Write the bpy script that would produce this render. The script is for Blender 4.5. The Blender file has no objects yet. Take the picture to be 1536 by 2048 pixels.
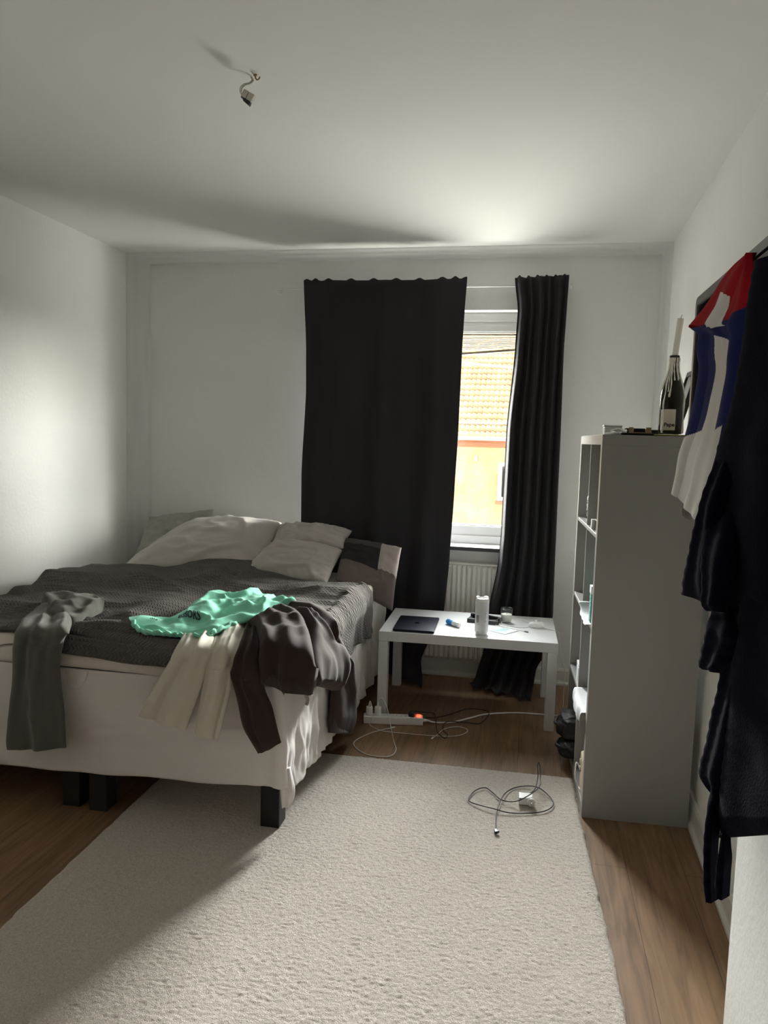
import bpy, bmesh, math, random
from mathutils import Vector, Matrix, noise, Euler
from mathutils.bvhtree import BVHTree
PI = math.pi
C = bpy.context.scene.collection
sc = bpy.context.scene
random.seed(7)

# ------------------------------------------------------------------ helpers
def tag(o, label=None, cat=None, group=None, kind=None):
    if label: o['label'] = label
    if cat: o['category'] = cat
    if group: o['group'] = group
    if kind: o['kind'] = kind
    return o

BASE = {}
def thing(name, label, cat, loc=(0, 0, 0), group=None):
    o = bpy.data.objects.new(name, None); C.objects.link(o)
    o.location = loc; o.empty_display_size = .05
    BASE[o.name] = Vector(loc)
    return tag(o, label, cat, group)

def link(name, bm, mats, parent=None, smooth=True, loc=None, label=None, auto=None):
    """bm in world coordinates -> one mesh object (child of parent, or top level at loc)."""
    base = BASE[parent.name] if parent else Vector(loc if loc is not None else (0, 0, 0))
    bmesh.ops.translate(bm, verts=bm.verts, vec=-base)
    bm.normal_update()
    me = bpy.data.meshes.new(name)
    for f in bm.faces: f.smooth = smooth
    if auto:
        for e in bm.edges:
            if len(e.link_faces) == 2 and e.calc_face_angle(0) > auto: e.smooth = False
    bm.to_mesh(me); bm.free()
    if not isinstance(mats, (list, tuple)): mats = [mats]
    for m in mats: me.materials.append(m)
    o = bpy.data.objects.new(name, me); C.objects.link(o)
    BASE[o.name] = base
    if parent: o.parent = parent
    else: o.location = base
    if label: o['label'] = label
    return o

def struct(name, bm, m, loc=None, smooth=False, parent=None, auto=None):
    o = link(name, bm, m, parent, smooth, loc, None, auto)
    if not parent: o['kind'] = 'structure'
    return o

def box(bm, x0, x1, y0, y1, z0, z1, bev=0, seg=2, M=None, mi=0):
    r = bmesh.ops.create_cube(bm, size=1)
    vs = r['verts']
    for v in vs:
        v.co = Vector(((x0 + x1) / 2 + v.co.x * (x1 - x0), (y0 + y1) / 2 + v.co.y * (y1 - y0), (z0 + z1) / 2 + v.co.z * (z1 - z0)))
    fs = set(f for v in vs for f in v.link_faces)
    if bev:
        es = list(set(e for v in vs for e in v.link_edges))
        rr = bmesh.ops.bevel(bm, geom=es, offset=bev, segments=seg, affect='EDGES', profile=.5)
        vs = list(set(rr['verts'])); fs = set(f for v in vs for f in v.link_faces)
        vs = list(set(v for f in fs for v in f.verts))
    for f in fs: f.material_index = mi
    if M is not None:
        for v in vs: v.co = M @ v.co
    return vs

def nb(): return bmesh.new()

def catmull(pts, n, closed=False):
    P = [Vector(p) for p in pts]; m = len(P)
    segs = m if closed else m - 1
    # arc-length distribution
    L = [0]
    for i in range(segs): L.append(L[-1] + max(1e-6, (P[(i + 1) % m] - P[i]).length))
    out = []
    cnt = n if closed else n - 1
    j = 0
    for k in range(n):
        s = L[-1] * k / cnt
        while j < segs - 1 and s > L[j + 1]: j += 1
        t = (s - L[j]) / (L[j + 1] - L[j])
        if closed: p0, p1, p2, p3 = P[(j - 1) % m], P[j], P[(j + 1) % m], P[(j + 2) % m]
        else: p0, p1, p2, p3 = P[max(j - 1, 0)], P[j], P[j + 1], P[min(j + 2, m - 1)]
        t2, t3 = t * t, t * t * t
        out.append(.5 * ((2 * p1) + (p2 - p0) * t + (2 * p0 - 5 * p1 + 4 * p2 - p3) * t2 + (3 * p1 - p0 - 3 * p2 + p3) * t3))
    return out

def catmull_idx(pts, n):
    """uniform in index (matching control points of two rails stay paired)"""
    P = [Vector(p) for p in pts]; m = len(P); out = []
    for k in range(n):
        x = (m - 1) * k / (n - 1); j = min(int(x), m - 2); t = x - j
        p0, p1, p2, p3 = P[max(j - 1, 0)], P[j], P[j + 1], P[min(j + 2, m - 1)]
        t2, t3 = t * t, t * t * t
        out.append(.5 * ((2 * p1) + (p2 - p0) * t + (2 * p0 - 5 * p1 + 4 * p2 - p3) * t2 + (3 * p1 - p0 - 3 * p2 + p3) * t3))
    return out

def tube(bm, pts, r, seg=8, n=None, closed=False, mi=0, rf=None):
    if n: pts = catmull(pts, n, closed)
    P = [Vector(p) for p in pts]; m = len(P); rings = []
    up = Vector((0, 0, 1)); prev = None
    for i in range(m):
        a = P[i - 1] if i or closed else P[i]; b = P[(i + 1) % m] if (i < m - 1 or closed) else P[i]
        d = (b - a).normalized() if (b - a).length > 1e-9 else Vector((0, 0, 1))
        if prev is None:
            s = d.cross(up) if abs(d.z) < .95 else d.cross(Vector((1, 0, 0)))
        else: s = prev - d * prev.dot(d)
        s.normalize(); prev = s; t = d.cross(s)
        rr = rf(i / (m - 1)) * r if rf else r
        rings.append([bm.verts.new(P[i] + (s * math.cos(2 * PI * k / seg) + t * math.sin(2 * PI * k / seg)) * rr) for k in range(seg)])
    for i in range(m if closed else m - 1):
        A, B = rings[i], rings[(i + 1) % m]
        for k in range(seg):
            f = bm.faces.new((A[k], A[(k + 1) % seg], B[(k + 1) % seg], B[k])); f.material_index = mi
    if not closed:
        f = bm.faces.new(rings[0][::-1]); f.material_index = mi
        f = bm.faces.new(rings[-1]); f.material_index = mi
    return rings

def lathe(bm, prof, seg=32, M=None, mi=0, cap0=True, cap1=True):
    """prof: list of (r, z)"""
    rings = []
    for r, z in prof:
        rings.append([bm.verts.new((r * math.cos(2 * PI * k / seg), r * math.sin(2 * PI * k / seg), z)) for k in range(seg)])
    fs = []
    for A, B in zip(rings, rings[1:]):
        for k in range(seg): fs.append(bm.faces.new((A[k], A[(k + 1) % seg], B[(k + 1) % seg], B[k])))
    if cap0: fs.append(bm.faces.new(rings[0][::-1]))
    if cap1: fs.append(bm.faces.new(rings[-1]))
    for f in fs: f.material_index = mi
    if M is not None:
        for ring in rings:
            for v in ring: v.co = M @ v.co
    return rings

def T(x, y, z, rz=0, rx=0, ry=0):
    return Matrix.Translation((x, y, z)) @ Euler((rx, ry, rz)).to_matrix().to_4x4()

def gridmesh(bm, P, uv=None, thick=0, flip=False, N=None, mif=None):
    """P[i][j] grid of Vectors -> sheet (double layer when thick)."""
    ni, nj = len(P), len(P[0])
    uvl = bm.loops.layers.uv.verify() if uv else None
    if N is None: N = normals(P)
    def layer(off, rev):
        V = [[bm.verts.new(P[i][j] + N[i][j] * off) for j in range(nj)] for i in range(ni)]
        for i in range(ni - 1):
            for j in range(nj - 1):
                idx = [(i, j), (i + 1, j), (i + 1, j + 1), (i, j + 1)]
                if rev: idx = idx[::-1]
                f = bm.faces.new([V[a][b] for a, b in idx])
                if mif: f.material_index = mif(i / (ni - 1), j / (nj - 1))
                if uvl:
                    for l, (a, b) in zip(f.loops, idx): l[uvl].uv = uv(a / (ni - 1), b / (nj - 1))
        return V
    A = layer(thick / 2, flip)
    if thick:
        B = layer(-thick / 2, not flip)
        def stitch(a0, a1, b0, b1):
            q = (a0, b0, b1, a1) if not flip else (a1, b1, b0, a0)
            try: bm.faces.new(q)
            except ValueError: pass
        for i in range(ni - 1):
            stitch(A[i][0], A[i + 1][0], B[i][0], B[i + 1][0]); stitch(A[i + 1][nj - 1], A[i][nj - 1], B[i + 1][nj - 1], B[i][nj - 1])
        for j in range(nj - 1):
            stitch(A[0][j + 1], A[0][j], B[0][j + 1], B[0][j]); stitch(A[ni - 1][j], A[ni - 1][j + 1], B[ni - 1][j], B[ni - 1][j + 1])
    return A

def normals(P):
    ni, nj = len(P), len(P[0]); N = []
    for i in range(ni):
        row = []
        for j in range(nj):
            a = P[min(i + 1, ni - 1)][j] - P[max(i - 1, 0)][j]; b = P[i][min(j + 1, nj - 1)] - P[i][max(j - 1, 0)]
            n = a.cross(b)
            row.append(n.normalized() if n.length > 1e-12 else Vector((0, 0, 1)))
        N.append(row)
    return N

def fbm(p, oct=3):
    v = 0; a = 1
    p = Vector(p)
    for _ in range(oct):
        v += a * noise.noise(p); a *= .5; p = p * 2.03 + Vector((3.1, 1.7, 5.2))
    return v

def ridge(p):
    return 1 - abs(noise.noise(Vector(p))) * 2

def strip(bm, L, R, nu=30, nv=70, bulge=.012, under=.004, folds=(), nz=.004, ns=14, seed=0, out=Vector((0, -.6, .8)), rib=None, mif=None, uvs=1, power=.5, wr=0, settle=None):
    """closed cloth piece between two rails; puffs outwards by bulge, with long folds, fine crumple and wrinkles."""
    l = catmull_idx(L, nv); r = catmull_idx(R, nv)
    P = [[l[j].lerp(r[j], i / (nu - 1)) for j in range(nv)] for i in range(nu)]
    N = normals(P)
    s = sum(N[i][j].dot(out) for i in range(nu) for j in range(nv))
    flip = s < 0
    if flip: N = [[-n for n in row] for row in N]
    # smooth normals a little along v
    Q = []; B = []
    off = Vector((seed * 7.3, seed * 3.1, seed * 1.7))
    for i in range(nu):
        u = i / (nu - 1); w = max(0, 1 - (2 * u - 1) ** 2); wb = w ** power
        qr = []; br = []
        for j in range(nv):
            v = j / (nv - 1)
            d = bulge * wb * min(1, .35 + 4 * v * (1.02 - v) * 1.2)
            for k, a, ph, dr in folds:
                d += a * math.sin(2 * PI * (k * u + ph + dr * v)) * (w ** .6)
            p = P[i][j]
            d += nz * fbm(p * ns + off, 2) * (.3 + .7 * w)
            if wr: d += wr * max(0, ridge((p + off) * ns * .6) - .45) * (w ** .5) * 1.8
            q = p + N[i][j] * d
            if rib:
                q = q + N[i][j] * rib[1] * math.sin(2 * PI * q.z / rib[0]) * (.25 + .75 * (1 - w) ** 2)
                if i == 0 or i == nu - 1:
                    sd = (P[0][j] - P[nu - 1][j]).normalized() * (1 if i == 0 else -1)
                    q = q + sd * rib[1] * 1.2 * math.sin(2 * PI * q.z / rib[0])
            qr.append(q); br.append(p - N[i][j] * under)
        Q.append(qr); B.append(br)
    if settle:                                    # rest the cloth on what lies below it
        for i in range(nu):
            for j in range(nv):
                q, b = Q[i][j], B[i][j]
                h = settle.ray_cast(Vector((b.x, b.y, 1.5)), Vector((0, 0, -1)))[0]
                if h and h.z > .655 and h.z - .05 < b.z < h.z + .004: dz = h.z + .004 - b.z; b.z += dz; q.z = max(q.z, b.z + .005)
                elif b.y < 2.50 and b.z < .70:
                    h = settle.ray_cast(Vector((b.x, 1.9, b.z)), Vector((0, 1, 0)))[0]
                    if h and b.y > h.y - .004: b.y = h.y - .004; q.y = min(q.y, b.y - .006)
    uvl = bm.loops.layers.uv.verify()
    va = [[bm.verts.new(q) for q in row] for row in Q]
    vb = [[bm.verts.new(q) for q in row] for row in B]
    def quad(vs, rev, u, v, idx=None):
        f = bm.faces.new(vs[::-1] if rev else vs)
        if mif: f.material_index = mif(u, v)
        if idx:
            ii = idx[::-1] if rev else idx
            for lp, (a, b) in zip(f.loops, ii): lp[uvl].uv = (a / (nu - 1) * uvs, b / (nv - 1) * uvs)
    for i in range(nu - 1):
        for j in range(nv - 1):
            idx = [(i, j), (i + 1, j), (i + 1, j + 1), (i, j + 1)]; u = (i + .5) / (nu - 1); v = (j + .5) / (nv - 1)
            quad([va[a][b] for a, b in idx], flip, u, v, idx)
            quad([vb[a][b] for a, b in idx], not flip, u, v, idx)
    for j in range(nv - 1):
        quad([va[0][j], va[0][j + 1], vb[0][j + 1], vb[0][j]], flip, 0, j / nv)
        quad([va[-1][j + 1], va[-1][j], vb[-1][j], vb[-1][j + 1]], flip, 1, j / nv)
    for i in range(nu - 1):
        quad([va[i + 1][0], va[i][0], vb[i][0], vb[i + 1][0]], flip, i / nu, 0)
        quad([va[i][-1], va[i + 1][-1], vb[i + 1][-1], vb[i][-1]], flip, i / nu, 1)
    return Q, N

# ------------------------------------------------------------------ materials
def mat(name, col, rough=.6, metal=0, bump=None, var=0, vscale=4, sheen=0, coat=0, spec=.5, trans=0, ior=1.45, emit=None, sss=0, alpha=1, uvbump=None):
    m = bpy.data.materials.new(name); m.use_nodes = True
    nt = m.node_tree; b = nt.nodes['Principled BSDF']
    b.inputs['Base Color'].default_value = (*col, 1); b.inputs['Roughness'].default_value = rough
    b.inputs['Metallic'].default_value = metal; b.inputs['Specular IOR Level'].default_value = spec
    b.inputs['IOR'].default_value = ior
    if sheen: b.inputs['Sheen Weight'].default_value = sheen; b.inputs['Sheen Roughness'].default_value = .5
    if coat: b.inputs['Coat Weight'].default_value = coat; b.inputs['Coat Roughness'].default_value = .1
    if trans: b.inputs['Transmission Weight'].default_value = trans
    if sss: b.inputs['Subsurface Weight'].default_value = sss; b.inputs['Subsurface Radius'].default_value = (.01, .008, .005)
    if emit: b.inputs['Emission Color'].default_value = (*emit[0], 1); b.inputs['Emission Strength'].default_value = emit[1]
    tc = nt.nodes.new('ShaderNodeTexCoord')
    if var:
        n = nt.nodes.new('ShaderNodeTexNoise'); n.inputs['Scale'].default_value = vscale; n.inputs['Detail'].default_value = 4
        nt.links.new(tc.outputs['Object'], n.inputs['Vector'])
        r = nt.nodes.new('ShaderNodeValToRGB')
        r.color_ramp.elements[0].position = .3; r.color_ramp.elements[1].position = .7
        r.color_ramp.elements[0].color = (*[c * (1 - var) for c in col], 1); r.color_ramp.elements[1].color = (*[min(1, c * (1 + var)) for c in col], 1)
        nt.links.new(n.outputs['Fac'], r.inputs['Fac']); nt.links.new(r.outputs['Color'], b.inputs['Base Color'])
    if bump:
        sca, st, dist = bump
        n = nt.nodes.new('ShaderNodeTexNoise'); n.inputs['Scale'].default_value = sca; n.inputs['Detail'].default_value = 3
        nt.links.new(tc.outputs['Object'], n.inputs['Vector'])
        bp = nt.nodes.new('ShaderNodeBump'); bp.inputs['Strength'].default_value = st; bp.inputs['Distance'].default_value = dist
        nt.links.new(n.outputs['Fac'], bp.inputs['Height']); nt.links.new(bp.outputs['Normal'], b.inputs['Normal'])
    return m

def wave_bump(m, axis='X', scale=300, strength=.3, dist=.001):
    nt = m.node_tree; b = nt.nodes['Principled BSDF']; tc = nt.nodes.new('ShaderNodeTexCoord')
    w = nt.nodes.new('ShaderNodeTexWave'); w.bands_direction = axis; w.inputs['Scale'].default_value = scale; w.inputs['Distortion'].default_value = .4
    nt.links.new(tc.outputs['Object'], w.inputs['Vector'])
    bp = nt.nodes.new('ShaderNodeBump'); bp.inputs['Strength'].default_value = strength; bp.inputs['Distance'].default_value = dist
    nt.links.new(w.outputs['Fac'], bp.inputs['Height']); nt.links.new(bp.outputs['Normal'], b.inputs['Normal'])
    return m

M_wall = mat('white_plaster', (.79, .79, .775), .85, bump=(55, .35, .004), var=.03, vscale=1.5)
M_ceil = mat('white_ceiling_paint', (.81, .81, .80), .9, bump=(30, .12, .003))
M_darkwall = mat('bounce_damping_grey_brown', (.38, .355, .33), .85, bump=(55, .3, .004))  # unseen wall behind the camera, toned dark to cut bounced light
M_trim = mat('white_gloss_paint', (.72, .71, .67), .4)
M_winpaint = mat('white_window_paint', (.8, .8, .78), .35)
M_black_wood = mat('black_stained_wood', (.012, .011, .012), .45, bump=(40, .1, .001))
M_sheet = mat('white_cotton_sheet', (.70, .665, .64), .9, bump=(90, .12, .0015), sheen=.1)
M_topper = mat('cream_mattress_cotton', (.68, .635, .59), .9, bump=(60, .1, .001))
M_duvet = mat('beige_duvet_cotton', (.60, .54, .49), .9, bump=(40, .2, .003))
M_pillow = mat('beige_grey_cotton', (.47, .43, .405), .9, bump=(18, .25, .006), sheen=.1)
M_gpillow = mat('grey_green_cotton', (.30, .295, .27), .9, bump=(14, .3, .008), sheen=.1)
M_pblack = mat('black_pillow_cotton', (.016, .013, .014), .85, bump=(16, .3, .006))
M_pgrey = mat('dark_grey_pillow_cotton', (.06, .052, .05), .85, bump=(16, .3, .006))
M_pmauve = mat('mauve_pillow_cotton', (.36, .31, .30), .85, bump=(16, .3, .006))
M_pbrown = mat('brown_mauve_pillow_cotton', (.13, .10, .095), .85, bump=(16, .4, .008))
M_sweat = mat('grey_sweat_jersey', (.105, .105, .094), .95, spec=.1, bump=(350, .2, .001), sheen=.2, var=.06, vscale=40)
M_cream = mat('cream_jersey', (.60, .565, .49), .95, spec=.2, bump=(300, .2, .001), sheen=.15)
M_brown = mat('dark_brown_jersey', (.044, .030, .027), .9, spec=.1, bump=(260, .2, .001), sheen=.06)
M_brown2 = mat('dark_brown_rib_knit', (.042, .03, .027), .9, sheen=.05); wave_bump(M_brown2, 'X', 110, .5, .002)
M_mint = mat('mint_cotton', (.27, .70, .53), .9, spec=.2, bump=(120, .35, .002), sheen=.1)
M_print = mat('dark_screen_print', (.03, .04, .05), .8)
M_curtain = mat('charcoal_blackout_fabric', (.021, .0195, .0225), .8, spec=.3, bump=(500, .2, .0008), sheen=.03)
M_rad = mat('white_radiator_enamel', (.72, .70, .65), .35)
M_white_lam = mat('white_laminate', (.66, .665, .67), .4, bump=(6, .02, .001))
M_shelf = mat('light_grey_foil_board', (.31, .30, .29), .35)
M_white_plastic = mat('white_plastic', (.8, .8, .79), .35)
M_black_plastic = mat('black_plastic', (.012, .012, .013), .35)
M_dark_rubber = mat('dark_grey_cable_rubber', (.02, .02, .022), .5)
M_navy_metal = mat('midnight_blue_aluminium', (.012, .016, .03), .38, metal=.7)
M_logo = mat('glossy_black_logo', (.004, .004, .005), .15)
M_speaker = mat('white_speaker_mesh', (.72, .73, .75), .6, bump=(700, .5, .001))
M_greymark = mat('grey_icon_print', (.25, .26, .28), .5)
M_blue = mat('blue_plastic_cap', (.02, .22, .62), .35)
M_wax = mat('ivory_wax', (.80, .77, .70), .5, sss=.15)
M_gold = mat('beige_wood', (.42, .30, .17), .55, bump=(50, .15, .001))
M_beige = mat('beige_painted_box', (.55, .45, .33), .55)
M_label = mat('cream_paper_label', (.62, .56, .47), .7)
M_bottle = mat('dark_green_bottle_glass', (.014, .012, .006), .16, spec=.35)
M_capsule = mat('dark_bottle_lip', (.02, .014, .012), .35)
M_yellow = mat('olive_yellow_rim', (.45, .40, .10), .5)
M_paper = mat('white_paper', (.62, .63, .65), .85)
M_card = mat('pale_card', (.62, .72, .72), .6)
M_teal = mat('teal_card_print', (.10, .36, .34), .6)
M_greenbook = mat('green_book_cloth', (.10, .30, .24), .6)
M_red_led = mat('red_lit_switch', (.5, .03, .01), .4, emit=((1, .06, .02), 3))
M_bezel = mat('grey_metal_bezel', (.16, .165, .16), .35, metal=.4)
M_screen = mat('glossy_black_screen', (.006, .006, .007), .06)
M_robe = mat('navy_plush_fleece', (.0016, .0024, .010), 1, bump=(220, .5, .003), sheen=.03, spec=.08)
M_red = mat('red_flag_polyester', (.30, .003, .010), .8, spec=.12, bump=(600, .1, .0005))
M_fblue = mat('blue_flag_polyester', (.006, .012, .085), .8, spec=.12, bump=(600, .1, .0005))
M_fwhite = mat('white_flag_polyester', (.62, .60, .59), .8, spec=.12, bump=(600, .1, .0005))
M_brass = mat('dull_brass_hook', (.28, .18, .08), .4, metal=.8)
M_connector = mat('grey_white_connector_plastic', (.62, .60, .54), .5, bump=(120, .4, .002))
M_chrome = mat('polished_steel', (.6, .6, .6), .25, metal=1)
M_slat = mat('cream_blind_slat', (.26, .21, .14), .6)
M_sill = mat('grey_marble_sill', (.55, .57, .57), .3, var=.25, vscale=18)
M_sill_edge = mat('dark_sill_edge', (.05, .05, .05), .5)
M_black_fabric = mat('black_nylon', (.008, .008, .009), .6, bump=(60, .4, .004))
M_photo = mat('grey_photo_print', (.30, .31, .31), .25, var=.3, vscale=12)

def m_glass_pane():
    m = bpy.data.materials.new('window_glass'); m.use_nodes = True; nt = m.node_tree
    for n in list(nt.nodes): nt.nodes.remove(n)
    o = nt.nodes.new('ShaderNodeOutputMaterial'); mx = nt.nodes.new('ShaderNodeMixShader')
    t = nt.nodes.new('ShaderNodeBsdfTransparent'); t.inputs['Color'].default_value = (.95, .97, .96, 1)
    g = nt.nodes.new('ShaderNodeBsdfGlossy'); g.inputs['Roughness'].default_value = .02
    lw = nt.nodes.new('ShaderNodeLayerWeight'); lw.inputs['Blend'].default_value = .5
    pw = nt.nodes.new('ShaderNodeMath'); pw.operation = 'POWER'; pw.inputs[1].default_value = 5; nt.links.new(lw.outputs['Facing'], pw.inputs[0])
    f = nt.nodes.new('ShaderNodeMath'); f.operation = 'MULTIPLY_ADD'; f.inputs[1].default_value = .9; f.inputs[2].default_value = .035; nt.links.new(pw.outputs[0], f.inputs[0])
    nt.links.new(f.outputs[0], mx.inputs[0]); nt.links.new(t.outputs[0], mx.inputs[1]); nt.links.new(g.outputs[0], mx.inputs[2]); nt.links.new(mx.outputs[0], o.inputs[0])
    return m
M_pane = m_glass_pane()
M_glass = m_glass_pane(); M_glass.name = 'thin_tumbler_glass'

def m_floor():
    m = mat('oak_laminate', (.3, .2, .12), .42); nt = m.node_tree; b = nt.nodes['Principled BSDF']
    tc = nt.nodes.new('ShaderNodeTexCoord'); mp = nt.nodes.new('ShaderNodeMapping'); mp.inputs['Rotation'].default_value = (0, 0, PI / 2)
    nt.links.new(tc.outputs['Object'], mp.inputs['Vector'])
    br = nt.nodes.new('ShaderNodeTexBrick'); br.inputs['Scale'].default_value = 1; br.inputs['Brick Width'].default_value = 1.28; br.inputs['Row Height'].default_value = .19
    br.inputs['Mortar Size'].default_value = .0012; br.inputs['Mortar Smooth'].default_value = .2; br.offset = .37
    br.inputs['Color1'].default_value = (.27, .165, .088, 1); br.inputs['Color2'].default_value = (.215, .128, .07, 1); br.inputs['Mortar'].default_value = (.09, .055, .03, 1)
    nt.links.new(mp.outputs['Vector'], br.inputs['Vector'])
    mp2 = nt.nodes.new('ShaderNodeMapping'); mp2.inputs['Scale'].default_value = (22, 1.6, 1); nt.links.new(tc.outputs['Object'], mp2.inputs['Vector'])
    n = nt.nodes.new('ShaderNodeTexNoise'); n.inputs['Scale'].default_value = 1.6; n.inputs['Detail'].default_value = 6; n.inputs['Distortion'].default_value = 1.2
    nt.links.new(mp2.outputs['Vector'], n.inputs['Vector'])
    r = nt.nodes.new('ShaderNodeValToRGB'); r.color_ramp.elements[0].color = (.62, .6, .58, 1); r.color_ramp.elements[1].color = (1.2, 1.2, 1.2, 1); r.color_ramp.elements[0].position = .3; r.color_ramp.elements[1].position = .7
    nt.links.new(n.outputs['Fac'], r.inputs['Fac'])
    mx = nt.nodes.new('ShaderNodeMixRGB'); mx.blend_type = 'MULTIPLY'; mx.inputs['Fac'].default_value = 1
    nt.links.new(br.outputs['Color'], mx.inputs['Color1']); nt.links.new(r.outputs['Color'], mx.inputs['Color2']); nt.links.new(mx.outputs['Color'], b.inputs['Base Color'])
    bp = nt.nodes.new('ShaderNodeBump'); bp.inputs['Strength'].default_value = .15; bp.inputs['Distance'].default_value = .001
    nt.links.new(n.outputs['Fac'], bp.inputs['Height']); nt.links.new(bp.outputs['Normal'], b.inputs['Normal'])
    return m
M_floor = m_floor()

def m_knit():
    m = mat('charcoal_knit', (.115, .104, .097), .95, sheen=.08, spec=.15); nt = m.node_tree; b = nt.nodes['Principled BSDF']
    uv = nt.nodes.new('ShaderNodeUVMap'); sp = nt.nodes.new('ShaderNodeSeparateXYZ'); nt.links.new(uv.outputs[0], sp.inputs[0])
    def mth(op, a, b2=None):
        n = nt.nodes.new('ShaderNodeMath'); n.operation = op
        for k, v in enumerate((a, b2)):
            if v is None: continue
            if isinstance(v, (int, float)): n.inputs[k].default_value = v
            else: nt.links.new(v, n.inputs[k])
        return n.outputs[0]
    tri = mth('PINGPONG', sp.outputs['Y'], .013)
    ph = mth('ADD', sp.outputs['X'], mth('MULTIPLY', tri, 1.0))
    w = mth('SINE', mth('MULTIPLY', ph, 2 * PI / .016))
    row = mth('ABSOLUTE', mth('SINE', mth('MULTIPLY', sp.outputs['Y'], PI / .026)))
    n = nt.nodes.new('ShaderNodeTexNoise'); n.inputs['Scale'].default_value = 500; nt.links.new(uv.outputs[0], n.inputs['Vector'])
    h = mth('ADD', mth('MULTIPLY', mth('ADD', w, 1.2), mth('POWER', row, .5)), mth('MULTIPLY', n.outputs['Fac'], .8))
    bp = nt.nodes.new('ShaderNodeBump'); bp.inputs['Strength'].default_value = .9; bp.inputs['Distance'].default_value = .0035
    nt.links.new(h, bp.inputs['Height']); nt.links.new(bp.outputs['Normal'], b.inputs['Normal'])
    return m
M_knit = m_knit()

def m_rug():
    m = mat('cream_wool_pile', (.62, .58, .53), 1, sheen=.1, spec=.1); nt = m.node_tree; b = nt.nodes['Principled BSDF']
    tc = nt.nodes.new('ShaderNodeTexCoord')
    n = nt.nodes.new('ShaderNodeTexNoise'); n.inputs['Scale'].default_value = 190; n.inputs['Detail'].default_value = 3; n.inputs['Distortion'].default_value = 1.8
    nt.links.new(tc.outputs['Object'], n.inputs['Vector'])
    r = nt.nodes.new('ShaderNodeValToRGB'); r.color_ramp.elements[0].position = .32; r.color_ramp.elements[1].position = .62
    r.color_ramp.elements[0].color = (.50, .445, .39, 1); r.color_ramp.elements[1].color = (.76, .69, .625, 1)
    nt.links.new(n.outputs['Fac'], r.inputs['Fac']); nt.links.new(r.outputs['Color'], b.inputs['Base Color'])
    bp = nt.nodes.new('ShaderNodeBump'); bp.inputs['Strength'].default_value = 1; bp.inputs['Distance'].default_value = .0045
    nt.links.new(n.outputs['Fac'], bp.inputs['Height']); nt.links.new(bp.outputs['Normal'], b.inputs['Normal'])
    return m
M_rug = m_rug()

def m_brick():
    m = mat('yellow_brick', (.6, .4, .2), .9); nt = m.node_tree; b = nt.nodes['Principled BSDF']
    tc = nt.nodes.new('ShaderNodeTexCoord'); mp = nt.nodes.new('ShaderNodeMapping'); mp.inputs['Rotation'].default_value = (PI / 2, 0, 0)
    nt.links.new(tc.outputs['Object'], mp.inputs['Vector'])
    br = nt.nodes.new('ShaderNodeTexBrick'); br.inputs['Scale'].default_value = 1; br.inputs['Brick Width'].default_value = .26; br.inputs['Row Height'].default_value = .078
    br.inputs['Mortar Size'].default_value = .009; br.inputs['Mortar Smooth'].default_value = .2; br.inputs['Bias'].default_value = -.2
    br.inputs['Color1'].default_value = (.70, .52, .27, 1); br.inputs['Color2'].default_value = (.66, .43, .24, 1); br.inputs['Mortar'].default_value = (.50, .41, .32, 1)
    nt.links.new(mp.outputs['Vector'], br.inputs['Vector'])
    n = nt.nodes.new('ShaderNodeTexNoise'); n.inputs['Scale'].default_value = .9; n.inputs['Detail'].default_value = 5; nt.links.new(tc.outputs['Object'], n.inputs['Vector'])
    r = nt.nodes.new('ShaderNodeValToRGB'); r.color_ramp.elements[0].color = (.8, .7, .66, 1); r.color_ramp.elements[1].color = (1.2, 1.2, 1.1, 1)
    r.color_ramp.elements[0].position = .35; r.color_ramp.elements[1].position = .65
    nt.links.new(n.outputs['Fac'], r.inputs['Fac'])
    mx = nt.nodes.new('ShaderNodeMixRGB'); mx.blend_type = 'MULTIPLY'; mx.inputs['Fac'].default_value = 1
    nt.links.new(br.outputs['Color'], mx.inputs['Color1']); nt.links.new(r.outputs['Color'], mx.inputs['Color2']); nt.links.new(mx.outputs['Color'], b.inputs['Base Color'])
    return m
M_brick = m_brick()
M_tile = mat('clay_roof_tile', (.62, .45, .27), .85, var=.22, vscale=2.2)
M_redbrick = mat('red_brick_course', (.50, .20, .12), .9, bump=(30, .3, .01))
M_zinc = mat('grey_zinc_gutter', (.35, .36, .38), .5)
M_asphalt = mat('asphalt', (.12, .12, .12), .9)
SKY_GLOW, SKY_BASE, SKY_BELOW, SKY_LOW, EXPO = 175.0, 2.2, 30.0, 330.0, 0.62
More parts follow.
